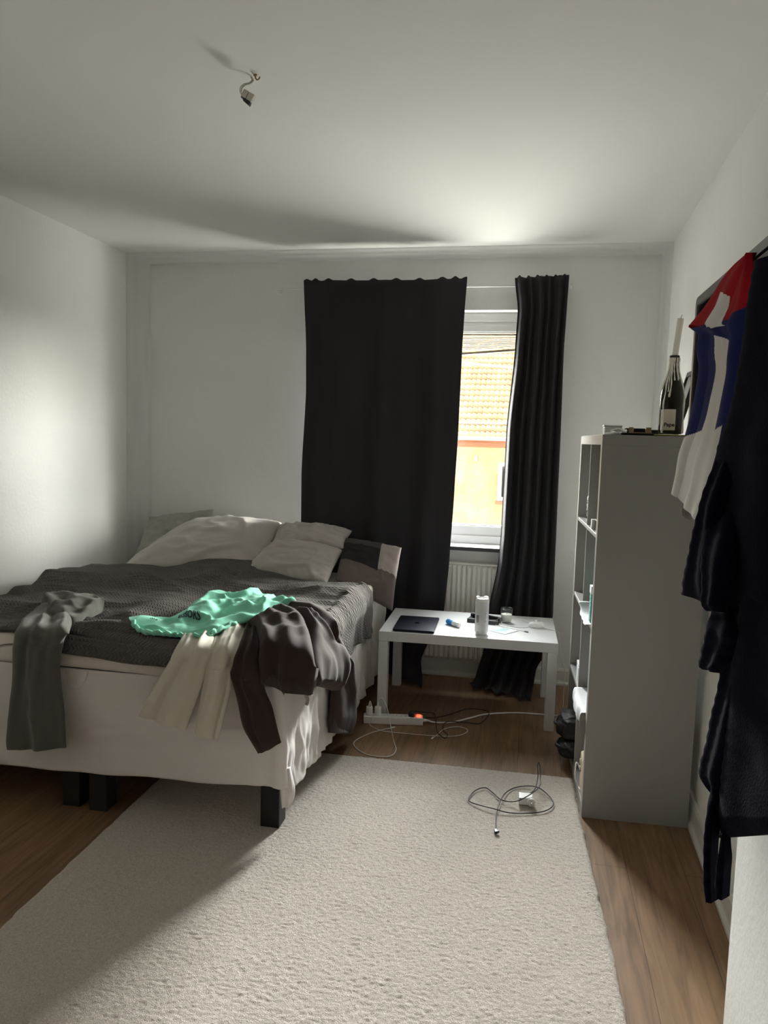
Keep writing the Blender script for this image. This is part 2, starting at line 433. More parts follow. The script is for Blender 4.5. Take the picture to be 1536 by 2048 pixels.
RAILS = {
  'PANT_L': [(-2.008,2.801,0.685),(-1.931,2.594,0.685),(-1.823,2.4,0.693),(-1.838,2.4,0.636),(-1.843,2.4,0.522),(-1.853,2.39,0.39),(-1.86,2.38,0.288),(-1.857,2.38,0.246)],
  'PANT_R': [(-1.956,2.857,0.705),(-1.727,2.59,0.705),(-1.596,2.38,0.716),(-1.627,2.39,0.669),(-1.649,2.4,0.59),(-1.648,2.4,0.529),(-1.629,2.39,0.412),(-1.616,2.38,0.28)],
  'WAIST_T': [(-2.002,2.793,0.685),(-2.035,2.9,0.695),(-1.947,2.913,0.705),(-1.845,2.905,0.705),(-1.75,2.85,0.695)],
  'WAIST_B': [(-1.976,2.762,0.685),(-1.827,2.627,0.685),(-1.718,2.586,0.685),(-1.715,2.698,0.685),(-1.725,2.806,0.685)],
  'SH1_L': [(-1.257,2.61,0.685),(-1.217,2.482,0.685),(-1.207,2.4,0.652),(-1.23,2.4,0.612),(-1.284,2.39,0.516),(-1.328,2.38,0.429)],
  'SH1_R': [(-1.195,2.726,0.685),(-1.116,2.556,0.685),(-1.055,2.39,0.688),(-1.071,2.39,0.625),(-1.103,2.385,0.525),(-1.147,2.38,0.397)],
  'SH2_L': [(-1.195,2.726,0.685),(-1.12,2.555,0.685),(-1.058,2.39,0.688),(-1.076,2.39,0.625),(-1.092,2.385,0.526),(-1.115,2.38,0.389)],
  'SH2_R': [(-1.081,2.884,0.685),(-1.056,2.753,0.685),(-0.96,2.4,0.694),(-0.977,2.4,0.63),(-0.984,2.39,0.562),(-1.026,2.38,0.373)],
  'SLV1_L': [(-1.08,2.814,0.685),(-1.043,2.677,0.685),(-0.963,2.39,0.68),(-0.981,2.39,0.624),(-0.971,2.39,0.57),(-0.956,2.39,0.506),(-0.937,2.39,0.427),(-0.905,2.39,0.373),(-0.883,2.39,0.335)],
  'SLV1_R': [(-0.961,2.717,0.705),(-0.919,2.546,0.705),(-0.858,2.37,0.681),(-0.861,2.37,0.613),(-0.857,2.38,0.563),(-0.833,2.38,0.511),(-0.815,2.38,0.444),(-0.804,2.38,0.406),(-0.798,2.38,0.387)],
  'BOD_L': [(-1.045,2.707,0.705),(-0.963,2.571,0.725),(-0.868,2.36,0.738),(-0.858,2.34,0.684),(-0.857,2.35,0.606)],
  'BOD_R': [(-0.983,2.878,0.735),(-0.834,2.694,0.755),(-0.744,2.512,0.735),(-0.664,2.31,0.71),(-0.662,2.29,0.649),(-0.671,2.29,0.597)],
  'LUMP_L': [(-0.898,2.832,0.735),(-0.771,2.565,0.745),(-0.71,2.424,0.725),(-0.666,2.32,0.673),(-0.665,2.34,0.613)],
  'LUMP_R': [(-0.832,2.834,0.715),(-0.732,2.648,0.705),(-0.745,2.826,0.59),(-0.745,2.936,0.49),(-0.755,2.822,0.436)],
  'SLV2_L': [(-0.999,2.919,0.725),(-0.839,2.763,0.715),(-0.741,2.645,0.705),(-0.775,2.923,0.565),(-0.775,3.012,0.463),(-0.775,2.994,0.384),(-0.775,2.963,0.267),(-0.775,2.961,0.199)],
  'SLV2_R': [(-0.988,3.022,0.725),(-0.892,3.02,0.715),(-0.789,2.9,0.705),(-0.705,2.767,0.685),(-0.775,3.174,0.485),(-0.775,3.26,0.37),(-0.775,3.372,0.142),(-0.775,3.352,0.037)],
  'TEE_T': [(-1.508,2.636,0.685),(-1.488,2.684,0.685),(-1.425,2.679,0.695),(-1.355,2.736,0.705),(-1.345,2.903,0.725),(-1.333,3.033,0.745),(-1.27,3.071,0.735),(-1.184,3.113,0.755),(-1.117,3.062,0.745),(-1.004,2.99,0.735),(-0.924,3.039,0.715)],
  'TEE_B': [(-1.465,2.561,0.685),(-1.426,2.527,0.685),(-1.36,2.495,0.685),(-1.275,2.5,0.685),(-1.223,2.523,0.685),(-1.141,2.51,0.695),(-1.112,2.545,0.705),(-1.075,2.664,0.715),(-1.025,2.729,0.725),(-0.987,2.858,0.735),(-0.915,3.022,0.715)],
  'RB_L': [(0.418,1.657,1.804),(0.418,1.657,1.749),(0.416,1.669,1.642),(0.411,1.692,1.543),(0.406,1.718,1.482),(0.399,1.75,1.423),(0.397,1.762,1.319),(0.395,1.771,1.262),(0.394,1.776,1.183),(0.398,1.756,1.119),(0.402,1.734,1.077)],
  'RB_R': [(0.463,1.437,1.789),(0.465,1.427,1.721),(0.468,1.415,1.636),(0.47,1.403,1.551),(0.466,1.422,1.476),(0.461,1.445,1.429),(0.464,1.433,1.346),(0.465,1.427,1.303),(0.467,1.418,1.242),(0.465,1.426,1.187),(0.463,1.436,1.147)],
  'SL_L': [(0.422,1.785,1.451),(0.386,1.715,1.375),(0.373,1.73,1.32),(0.367,1.76,1.251),(0.363,1.779,1.192),(0.359,1.801,1.142),(0.355,1.821,1.094)],
  'SL_R': [(0.433,1.731,1.451),(0.401,1.642,1.379),(0.391,1.643,1.327),(0.389,1.656,1.264),(0.388,1.657,1.211),(0.389,1.653,1.159),(0.392,1.641,1.107)],
  'FR_L': [(0.417,1.81,1.361),(0.378,1.706,1.258),(0.367,1.663,1.199),(0.37,1.65,1.148),(0.37,1.647,1.112),(0.373,1.633,1.097)],
  'FR_R': [(0.444,1.676,1.369),(0.404,1.581,1.253),(0.39,1.55,1.207),(0.389,1.556,1.162),(0.387,1.564,1.135),(0.385,1.573,1.109)],
  'FL_L': [(0.425,1.77,1.107),(0.392,1.688,1.05),(0.388,1.705,1.007),(0.386,1.718,0.964),(0.387,1.714,0.951)],
  'FL_R': [(0.443,1.682,1.126),(0.415,1.573,1.08),(0.415,1.576,1.044),(0.41,1.599,1.001),(0.403,1.633,0.968)],
  'SK_L': [(0.44,1.696,1.133),(0.42,1.648,1.089),(0.42,1.65,1.025),(0.418,1.656,0.964),(0.416,1.67,0.91),(0.412,1.686,0.86),(0.409,1.703,0.785),(0.405,1.722,0.726),(0.407,1.71,0.702),(0.415,1.672,0.693)],
  'SK_R': [(0.474,1.532,1.167),(0.45,1.5,1.124),(0.441,1.545,1.054),(0.439,1.556,0.996),(0.436,1.568,0.946),(0.434,1.582,0.9),(0.431,1.592,0.833),(0.429,1.605,0.779),(0.426,1.618,0.747),(0.425,1.626,0.71)],
  'S2_L': [(0.429,1.606,1.332),(0.43,1.599,1.151),(0.428,1.61,1.088),(0.426,1.62,1.012),(0.425,1.622,0.916),(0.424,1.627,0.807),(0.424,1.627,0.72),(0.424,1.628,0.654),(0.424,1.627,0.615)],
  'S2_R': [(0.476,1.375,1.351),(0.48,1.354,1.202),(0.482,1.347,1.153),(0.483,1.339,1.096),(0.485,1.329,1.023),(0.488,1.317,0.942),(0.488,1.315,0.875),(0.488,1.314,0.823),(0.48,1.352,0.78)],
  'BELT1_C': [(0.418,1.661,0.726),(0.4,1.599,0.666),(0.4,1.598,0.601),(0.402,1.591,0.54),(0.404,1.581,0.503)],
  'BELT2_C': [(0.429,1.607,0.644),(0.412,1.541,0.624),(0.412,1.541,0.582),(0.412,1.539,0.539)],
  'FLAG_L': [(0.444,1.813,1.859),(0.444,1.93,1.859),(0.444,2.046,1.848),(0.434,2.15,1.806),(0.414,2.253,1.768),(0.414,2.249,1.766),(0.429,2.208,1.739),(0.424,2.188,1.694),(0.444,2.239,1.646),(0.444,2.279,1.566),(0.434,2.304,1.481),(0.424,2.339,1.416),(0.414,2.322,1.351),(0.409,2.338,1.298)],
  'FLAG_R': [(0.444,1.793,1.854),(0.444,1.77,1.813),(0.444,1.755,1.768),(0.444,1.751,1.726),(0.444,1.765,1.707),(0.444,1.769,1.692),(0.444,1.771,1.671),(0.444,1.782,1.624),(0.444,1.794,1.582),(0.444,1.832,1.508),(0.444,1.876,1.429),(0.444,1.93,1.368),(0.444,1.988,1.304),(0.444,2.097,1.235)],
}
# ------------------------------------------------------------------ the room
D, XL, ZC = 4.515, -2.526, 2.53
def RX(y): return .70 + .02 * (y - D)
WX0, WX1, WZ0, WZ1 = -1.30, .06, .805, 2.195

bm = nb(); box(bm, XL - .2, 1.0, -1.5, D + .22, -.2, 0); struct('floor', bm, M_floor)
bm = nb(); box(bm, XL - .2, 1.0, -1.5, D + .22, ZC, ZC + .2); struct('ceiling', bm, M_ceil)
bm = nb(); box(bm, XL - .2, XL, -1.5, D + .22, 0, ZC); struct('wall_left', bm, M_wall)
bm = nb(); box(bm, XL, .5, -1.5, -1.3, 0, ZC); struct('wall_front', bm, M_darkwall)
def prism(bm, poly, z0, z1):
    a = [bm.verts.new((x, y, z0)) for x, y in poly]; b = [bm.verts.new((x, y, z1)) for x, y in poly]; n = len(poly)
    bm.faces.new(a[::-1]); bm.faces.new(b)
    for i in range(n): bm.faces.new((a[i], a[(i + 1) % n], b[(i + 1) % n], b[i]))
bm = nb(); prism(bm, [(RX(1.77), 1.77), (1.0, 1.77), (1.0, D), (RX(D), D)], 0, ZC); struct('wall_right', bm, M_wall)
bm = nb(); prism(bm, [(.5, -1.5), (1.0, -1.5), (1.0, 1.77), (.5, 1.77)], 0, ZC); struct('wall_near_right', bm, M_wall)
bm = nb()
box(bm, XL, WX0, D, D + .22, 0, ZC); box(bm, WX1, 1.0, D, D + .22, 0, ZC)
box(bm, WX0, WX1, D, D + .22, 0, WZ0); box(bm, WX0, WX1, D, D + .22, WZ1, ZC)
struct('wall_back', bm, M_wall)

# stepped plaster moulding around the window wall
prof = [(0, 1), (.07, .97), (.16, .86), (.22, .74), (.34, .66), (.46, .63), (.52, .52), (.60, .36), (.72, .24), (.86, .2), (.93, .14), (1, 0)]
bm = nb(); rows = []
for z0, sx in ((0, -1), (1, -1), (1, 1), (0, 1)):
    row = []
    for a, b in prof:
        x = XL + .106 * a if sx < 0 else RX(D) - .045 * a - (.02 * .12 * b)
        row.append(bm.verts.new((x, D - .12 * b, ZC - .042 * a if z0 else 0)))
    rows.append(row)
for A, B in zip(rows, rows[1:]):
    for k in range(len(prof) - 1): bm.faces.new((A[k], A[k + 1], B[k + 1], B[k]))
struct('trim_1', bm, M_wall, smooth=True)

# baseboards: flat board with a rounded top and a quarter strip on the floor
def base_board(name, p0, p1, n):
    p0, p1, n = Vector(p0), Vector(p1), Vector(n)
    pr = [(0, 0), (.026, 0), (.026, .012), (.016, .022), (.014, .03), (.014, .085), (.009, .098), (0, .1)]
    bm = nb(); A = [bm.verts.new(p0 + n * a + Vector((0, 0, b))) for a, b in pr]; B = [bm.verts.new(p1 + n * a + Vector((0, 0, b))) for a, b in pr]
    for k in range(len(pr)): bm.faces.new((A[k], A[(k + 1) % len(pr)], B[(k + 1) % len(pr)], B[k]))
    bm.faces.new(A[::-1]); bm.faces.new(B)
    bmesh.ops.recalc_face_normals(bm, faces=bm.faces)
    struct(name, bm, M_trim)
base_board('baseboard_right', (RX(1.78), 1.78, 0), (RX(4.45), 4.45, 0), (-1, 0.02, 0))
base_board('baseboard_back', (-2.42, D, 0), (.655, D, 0), (0, -1, 0))
base_board('baseboard_left', (XL, -1.2, 0), (XL, 4.39, 0), (1, 0, 0))

# window: outer frame, two sashes with glass, sill
win = thing('window_1', None, None, (WX0, D, WZ0)); win['kind'] = 'structure'
def frame_rect(bm, x0, x1, z0, z1, y0, y1, w, bev=.004):
    box(bm, x0, x0 + w, y0, y1, z0, z1, bev); box(bm, x1 - w, x1, y0, y1, z0, z1, bev)
    box(bm, x0 + w, x1 - w, y0, y1, z1 - w, z1, bev); box(bm, x0 + w, x1 - w, y0, y1, z0, z0 + w, bev)
bm = nb(); frame_rect(bm, WX0, WX1, WZ0, WZ1, 4.61, 4.70, .05);
link('window_frame', bm, M_winpaint, win, False)
for x0, x1 in ((WX0 + .045, WX1 - .045),):
    bm = nb(); frame_rect(bm, x0, x1, WZ0 + .045, WZ1 - .045, 4.625, 4.672, .065, .006)
    frame_rect(bm, x0 + .05, x1 - .05, WZ0 + .095, WZ1 - .095, 4.632, 4.66, .022, .004)
    s = link('sash', bm, M_winpaint, win, False)
    bm = nb(); box(bm, x0 + .06, x1 - .06, 4.6490, 4.6505, WZ0 + .1, WZ1 - .1); link('pane', bm, M_pane, s, False)
bm = nb(); box(bm, WX0 - .05, WX1 + .05, 4.45, 4.515, .782, .806, .003); box(bm, WX0 + .002, WX1 - .002, 4.51, 4.615, .782, .8065)
bm.faces.ensure_lookup_table()
bm.normal_update()
for f in bm.faces:
    if f.normal.y < -.7: f.material_index = 1
link('window_sill', bm, [M_sill, M_sill_edge], win, False)

# raised venetian blind between the sashes
bl = thing('venetian_blind', 'cream venetian blind raised and hanging crooked at the top of the window', 'blind', (-.29, 4.685, 2.0))
bm = nb(); box(bm, -.60, -.02, 4.675, 4.70, 2.07, 2.098, .003); link('headrail', bm, M_slat, bl, False)
for k in range(9):
    bm = nb(); z = 2.062 - k * .0068
    tl = .052 * (k + 1) / 9
    box(bm, -.59, -.03, 4.675, 4.70, -.0013, .0013, 0, M=Matrix.Translation((0, 0, z)) )
    for v in bm.verts: v.co.z += (v.co.x + .03) * tl
    link('slat', bm, M_slat, bl, False)
bm = nb(); box(bm, -.59, -.03, 4.673, 4.702, 1.985, 2.0, .003)
for v in bm.verts: v.co.z += (v.co.x + .03) * .075
link('bottom_rail', bm, M_slat, bl, False)

# radiator
ra = thing('radiator', 'white ribbed panel radiator on the wall below the window sill', 'radiator', (-.62, 4.48, .11))
bm = nb(); X0, X1, Z0, Z1 = -1.16, -.10, .11, .70
p = .03; n = int((X1 - X0) / p); pts = []
for i in range(n):
    x = X0 + i * p
    pts += [(x + .002, 4.462), (x + .0065, 4.447), (x + .0235, 4.447), (x + .028, 4.462)]
A = [bm.verts.new((x, y, Z0 + .02)) for x, y in pts]; B = [bm.verts.new((x, y, Z1 - .02)) for x, y in pts]
Ct = [bm.verts.new((x, 4.466, Z1)) for x, y in pts]; Cb = [bm.verts.new((x, 4.466, Z0)) for x, y in pts]
for r0, r1 in ((Cb, A), (A, B), (B, Ct)):
    for k in range(len(pts) - 1): bm.faces.new((r0[k], r0[k + 1], r1[k + 1], r1[k]))
box(bm, X0 - .005, X1 + .005, 4.4665, 4.475, Z0, Z1, .003)
link('panel', bm, M_rad, ra, False)
bm = nb(); box(bm, X0 - .008, X1 + .008, 4.452, 4.508, Z1 - .002, Z1 + .008, .003)
link('top_grille', bm, M_rad, ra, False)
for x in (X0 - .006, X1 + .002):
    bm = nb(); box(bm, x, x + .004, 4.45, 4.508, Z0 + .01, Z1); link('side_panel', bm, M_rad, ra, False)
for x in (-1.05, -.2):
    bm = nb(); box(bm, x, x + .03, 4.475, 4.512, .16, .64); link('bracket', bm, M_rad, ra, False)
bm = nb(); tube(bm, [(-1.13, 4.48, .115), (-1.13, 4.476, .06), (-1.13, 4.474, .03), (-1.13, 4.474, 0)], .008, 8, 12); link('pipe', bm, M_rad, ra)

# curtain rod
rod = thing('curtain_rod', 'thin white curtain rod carrying the dark curtains', 'curtain rod', (-.7, 4.435, 2.316))
bm = nb(); tube(bm, [(-1.575, 4.438, 2.312), (-1.39, 4.438, 2.310), (-.7, 4.438, 2.313), (.18, 4.438, 2.318)], .006, 10); link('tube', bm, M_white_plastic, rod)
bm = nb(); tube(bm, [(-1.40, 4.438, 2.309), (-1.2, 4.438, 2.309)], .0085, 10); link('sleeve', bm, M_white_plastic, rod)
for x in (-1.56, .172):
    bm = nb(); tube(bm, [(x, 4.438, 2.314), (x, D, 2.314)], .004, 8); lathe(bm, [(.012, 0), (.012, .006)], 14, T(x, D - .006, 2.314, 0, -PI / 2)); link('bracket', bm, M_white_plastic, rod)

# curtains
def interp(tab, z):
    tab = sorted(tab)
    if z <= tab[0][0]: return tab[0][1]
    for (a, b), (c, d) in zip(tab, tab[1:]):
        if z <= c:
            t = (z - a) / (c - a); t = t * t * (3 - 2 * t) * .5 + t * .5
            return b + (d - b) * t
    return tab[-1][1]
def curtain(name, label, ltab, rtab, folds, Yc, top, pool, seed, tops):
    root = thing(name, label, 'curtain', ((ltab[-1][1] + rtab[-1][1]) / 2, Yc, 0), 'dark blackout curtains')
    nt_, nz_ = 190, 90
    P = []
    for i in range(nt_):
        t = i / (nt_ - 1); col = []
        for j in range(nz_):
            h = j / (nz_ - 1); z = top * (1 - h)
            x0, x1 = interp(ltab, z), interp(rtab, z)
            x = x0 + (x1 - x0) * t
            f = 0
            for k, a, ph, dr in folds: f += a * math.sin(2 * PI * (k * t + ph + dr * h + .12 * math.sin(3 * h + k)))
            f *= (.75 + .5 * h)
            f += .012 * noise.noise(Vector((t * 5, z * 1.3, seed)))
            y = Yc + f
            if h < .04: y = Yc + f * (.55 + .45 * h / .04) + .0
            zz = z
            if j == 0: zz += tops(t)
            elif h < .03: zz += tops(t) * (1 - h / .03)
            pl = pool(t)
            if z < pl[0]:
                q = (pl[0] - z) / pl[0]
                y -= pl[1] * q ** 1.6; zz = max(.006 + .012 * abs(math.sin(9 * t + seed)) * q + .008 * q, pl[0] * (1 - q) ** 1.2 * .97 + .006)
            y = min(y, 4.428 if z > .0 else 4.42)
            col.append(Vector((x, y, zz)))
        P.append(col)
    bm = nb(); gridmesh(bm, P, lambda a, b: (a * 1.4, b * 2.4), .003)
    link('fabric', bm, M_curtain, root)
    # heading tape stitched along the top
    H = [[P[i][j] + Vector((0, .004, 0)) for j in range(1, 4)] for i in range(0, nt_)]
    return root, P
LL = [(0, -1.36), (.883, -1.368), (1.216, -1.37), (1.701, -1.35), (1.94, -1.354), (2.35, -1.375)]
LR = [(0, -.56), (.11, -.60), (.428, -.470), (.73, -.45), (1.133, -.436), (1.486, -.426), (1.968, -.421), (2.173, -.415), (2.35, -.407)]
def ltops(t):
    return .012 * max(0, math.sin(2 * PI * (7.2 * t + .1))) ** 2 + .016 * (math.exp(-((t - .075) / .018) ** 2) + math.exp(-((t - .93) / .018) ** 2))
curtain('curtain', 'wide charcoal blackout curtain drawn over the left of the window', LL, LR,
        [(3.1, .016, .1, .20), (6.3, .007, .55, -.12), (1.3, .012, .3, .1)], 4.392, 2.347, lambda t: (.05 + .22 * max(0, t - .72), .03 + .18 * max(0, t - .72) / .28), 3.3, ltops)
RL = [(0, -.30), (.06, -.265), (.205, -.228), (.417, -.214), (.747, -.165), (.909, -.157), (1.493, -.152), (1.947, -.123), (2.172, -.116), (2.35, -.140)]
RR = [(0, .055), (.12, .075), (.206, .115), (.444, .158), (.766, .154), (1.385, .151), (1.949, .145), (2.171, .15), (2.36, .155)]
def rtops(t): return .010 * max(0, math.sin(2 * PI * (6 * t - .25))) ** 2 + .01 * t
curtain('curtain', 'narrow gathered charcoal blackout curtain pushed to the right of the window', RL, RR,
        [(5.6, .026, .2, -.10), (2.3, .012, .6, .2), (9, .003, .1, .1)], 4.388, 2.350, lambda t: (.16, .10 + .16 * t), 8.1, rtops)

# ------------------------------------------------------------------ ceiling wire
cw = thing('ceiling_wire', 'loose ceiling wire ending in a grey and black connector block', 'wire', (-.902, 2.31, ZC))
bm = nb(); tube(bm, [(-.905, 2.315, ZC), (-.90, 2.312, 2.521), (-.908, 2.31, 2.512), (-.925, 2.308, 2.508), (-.936, 2.308, 2.498), (-.937, 2.308, 2.488), (-.932, 2.306, 2.478)], .0022, 8, 40)
tube(bm, [(-.903, 2.317, ZC), (-.897, 2.314, 2.520), (-.905, 2.312, 2.511), (-.922, 2.311, 2.506), (-.932, 2.310, 2.497), (-.934, 2.310, 2.486)], .0018, 8, 40)
link('wire', bm, M_connector, cw)
bm = nb()
Mx = T(-.910, 2.308, 2.472, 0, 0, .5)
box(bm, -.02, -.0015, -.009, .009, -.012, .012, .003, M=Mx); box(bm, .0005, .02, -.009, .009, -.013, .011, .003, M=Mx)
link('connector_block', bm, M_connector, cw, False)
bm = nb(); box(bm, -.019, .016, -.0085, .0085, -.026, -.011, .003, M=Mx)
for v in bm.verts:
    if v.co.z < 2.462: v.co.x += (-.902 - v.co.x) * .35
link('black_connector_end', bm, M_black_plastic, cw, False, label='black end of the connector')
hk = thing('ceiling_hook', 'small dull hook screwed into the ceiling beside the loose wire', 'hook', (-.885, 2.30, ZC))
bm = nb(); tube(bm, [(-.885, 2.30, ZC), (-.885, 2.30, 2.522), (-.880, 2.30, 2.515), (-.873, 2.30, 2.517), (-.871, 2.30, 2.523)], .0022, 8, 20); lathe(bm, [(.006, 0), (.006, .003)], 12, T(-.885, 2.30, ZC - .003))
link('hook', bm, M_brass, hk)

# ------------------------------------------------------------------ rug
bm = nb()
c00, c10, c11, c01 = Vector((-1.42, .95)), Vector((.345, .95)), Vector((.232, 3.208)), Vector((-1.46, 3.17))
nx, ny = 480, 600; P = []
for i in range(nx):
    u = i / (nx - 1); col = []
    for j in range(ny):
        v = j / (ny - 1); p2 = (c00 * (1 - u) + c10 * u) * (1 - v) + (c01 * (1 - u) + c11 * u) * v
        e = min(u * 1.7, (1 - u) * 1.7, v * 2.3, (1 - v) * 2.3); ed = min(1, e / .016)
        # rounded far right corner
        h = .0155 * (ed ** .5)
        q = Vector((p2.x, p2.y, 0))
        tuft = noise.noise(q * 130) * .0019 + noise.noise(Vector((q.x * 50, q.y * 95, 2))) * .0019 + noise.noise(q * 9) * .0012
        h += tuft * ed
        wob = .006 * noise.noise(Vector((p2.x * 22, p2.y * 22, 4))) * (1 - ed)
        col.append(Vector((p2.x + wob, p2.y + wob, max(h, .001))))
    P.append(col)
gridmesh(bm, P)
tag(link('rug', bm, M_rug, None, True, (-.6, 2.1, 0)), 'large cream pile rug on the wood floor under the foot of the bed', 'rug')
# ------------------------------------------------------------------ bed
XR, YF, ZT, YH, XB = -.83, 2.455, .63, 4.33, -2.41
bed = thing('bed', 'double bed on black square legs with white sheets, standing under the window wall', 'bed', (-1.61, 3.4, 0))
bm = nb(); box(bm, -2.40, XR - .012, YF + .02, YH, .20, .551, .03, 3); link('bed_base', bm, M_sheet, bed)
bm = nb(); box(bm, -2.405, XR + .008, YF - .012, YH, .552, ZT, .03, 4)
bmesh.ops.subdivide_edges(bm, edges=[e for e in bm.edges if e.calc_length() > .3], cuts=40, use_grid_fill=True)
for v in bm.verts: v.co += Vector((0, -1, 0)) * .008 * noise.noise(v.co * 6) + Vector((0, 0, 1)) * .004 * noise.noise(v.co * 9)
link('mattress_topper', bm, M_topper, bed)
legs = [(-.873, 2.53), (-1.667, 2.525), (-1.55, 2.515), (-2.34, 2.53), (-.873, 4.2), (-1.667, 4.2), (-1.55, 4.2), (-2.34, 4.2)]
for i, (x, y) in enumerate(legs):
    bm = nb(); box(bm, x - .036, x + .036, y - .038, y + .038, .016 if i == 0 else .0, .2, .003); link('leg', bm, M_black_wood, bed, False)
# sheet hanging down around the foot and the right side
hem_f = [(-2.42, .14), (-1.95, .152), (-1.53, .161), (-1.30, .172), (-1.13, .176), (-.95, .183), (-.83, .187)]
hem_r = [(2.45, .180), (2.52, .150), (2.60, .135), (2.7, .125), (3.0, .11), (3.5, .085), (4.0, .085), (4.4, .09)]
path = []
lenF = XR - (-2.42)
NS = 300; tot = lenF + (YH - YF)
P = []
for i in range(NS):
    s = tot * i / (NS - 1)
    rc = .03
    if s < lenF - rc: bx, by, n = -2.42 + s, YF + .004, Vector((0, -1, 0)); hem = interp(hem_f, bx)
    elif s > lenF + rc: bx, by, n = XR, YF + (s - lenF), Vector((1, 0, 0)); hem = interp(hem_r, by)
    else:
        a = (s - lenF + rc) / (2 * rc) * PI / 2; n = Vector((math.sin(a), -math.cos(a), 0))
        bx, by = XR - rc + rc * n.x, YF + .004 + rc + rc * n.y; hem = .187 - .007 * (a / (PI / 2))
    col = []
    for j in range(60):
        h = j / 59; z = .554 * (1 - h) + hem * h
        side = max(0, min(1, (s - lenF) / .05)); front = 1 - side
        d = .004
        d += front * (.006 * noise.noise(Vector((s * 2.2, z * 9, 1))) + .0035 * noise.noise(Vector((s * 7, z * 22, 9))))
        # long diagonal creases on the foot panel near the corner
        d += front * .004 * max(0, ridge(Vector((s * 1.1 + z * .8, z * 10 - s * 2, 3))) - .3) * min(1, h * 2)
        # crumpled pleated side panel
        w = min(1, h * 1.6)
        d += side * (.008 * noise.noise(Vector((s * 26, z * 11, 8))) * w + .012 * w * max(0, ridge(Vector((s * 15, z * 7 + s * 4, 5))) - .4) + .012 * w * math.sin((s - lenF) * 34 + 2 * noise.noise(Vector((s * 3, z * 3, 2)))) * (.4 + .6 * noise.noise(Vector((s * 2, 0, 7)))) + .010 * w + .012 * w * max(0, ridge(Vector((s * 9, z * 5, 5))) - .35) + .010 * w * noise.noise(Vector((s * 14, z * 9, 2))))
        cn = max(0, 1 - abs(s - lenF - .02) / .11)
        d += cn * .022 * h * math.sin((s - lenF) * 55 + 1)
        d = max(d, .001)
        col.append(Vector((bx, by, z + (.006 * noise.noise(Vector((s * 5, 3, 3))) if j > 50 else 0))) + n * d)
    P.append(col)
bm = nb(); gridmesh(bm, P, lambda a, b: (a * 4, b * .5), .003)
# a loose tail of sheet at the corner
T0 = [Vector((XR - .005 + .02 * k, YF + .0 + .01 * k, 0)) for k in range(3)]
link('fitted_sheet', bm, M_sheet, bed, label='white fitted sheet hanging down over the base')
bm = nb()
strip(bm, [(-.826, 2.462, .25), (-.824, 2.465, .18), (-.822, 2.468, .14), (-.818, 2.47, .105)], [(-.80, 2.50, .25), (-.785, 2.505, .18), (-.785, 2.505, .135), (-.795, 2.50, .11)], 10, 24, .008, .003, [(1.5, .006, .2, .4)], .006, 30, 4, Vector((.5, -1, 0)))
link('sheet_tail', bm, M_sheet, bed)
# tucked corner crease on the foot panel (seam tab)
bm = nb()
strip(bm, [(-1.66, 2.452, .545), (-1.655, 2.452, .505), (-1.645, 2.452, .475)], [(-1.565, 2.452, .55), (-1.58, 2.452, .515), (-1.60, 2.452, .478)], 16, 16, .0025, .001, [(1.2, .002, .2, .6)], .002, 30, 2, Vector((0, -1, 0)), wr=.004)
link('sheet_fold', bm, M_sheet, bed)

def wrap(u, v, off, r=.045, zt=ZT):
    """unrolled bed coordinates (u across, v along) -> point and normal on the rounded mattress edge"""
    def edge(d):                      # d = distance past the start of the arc
        q = r * PI / 2
        if d <= 0: return d, 0, 0
        if d < q: a = d / r; return r * math.sin(a), r * (1 - math.cos(a)), a
        return r, r + (d - q), PI / 2
    dx, zx, ax = edge(u - (XR - r)); dy, zy, ay = edge((YF + r) - v)
    x = XR - r + dx; y = YF + r - dy
    n = Vector((math.sin(ax), -math.sin(ay), max(.02, math.cos(ax) * math.cos(ay)))).normalized()
    return Vector((x, y, zt - zx - zy)) + n * off, n

# thin duvet layer between the topper and the knitted blanket
P = []
for i in range(150):
    u = -2.40 + 1.40 * i / 149; col = []
    ve = 2.448 + .022 * noise.noise(Vector((u * 3, 0, 4))) + .012 * noise.noise(Vector((u * 9, 1, 2)))
    for j in range(40):
        v = ve + (3.6 - ve) * (j / 39) ** 1.8
        e = max(0, 1 - (v - ve) / .12)
        p, n = wrap(u, v, .021 + .008 * abs(noise.noise(Vector((u * 5, v * 9, 2)))) * e + .004 * e)
        col.append(p)
    P.append(col)
bm = nb(); gridmesh(bm, P, lambda a, b: (a, b), .008)
tag(link('duvet', bm, M_duvet, None, True, (-1.7, 3.0, ZT)), 'thin beige duvet showing below the blanket at the foot of the bed', 'duvet')

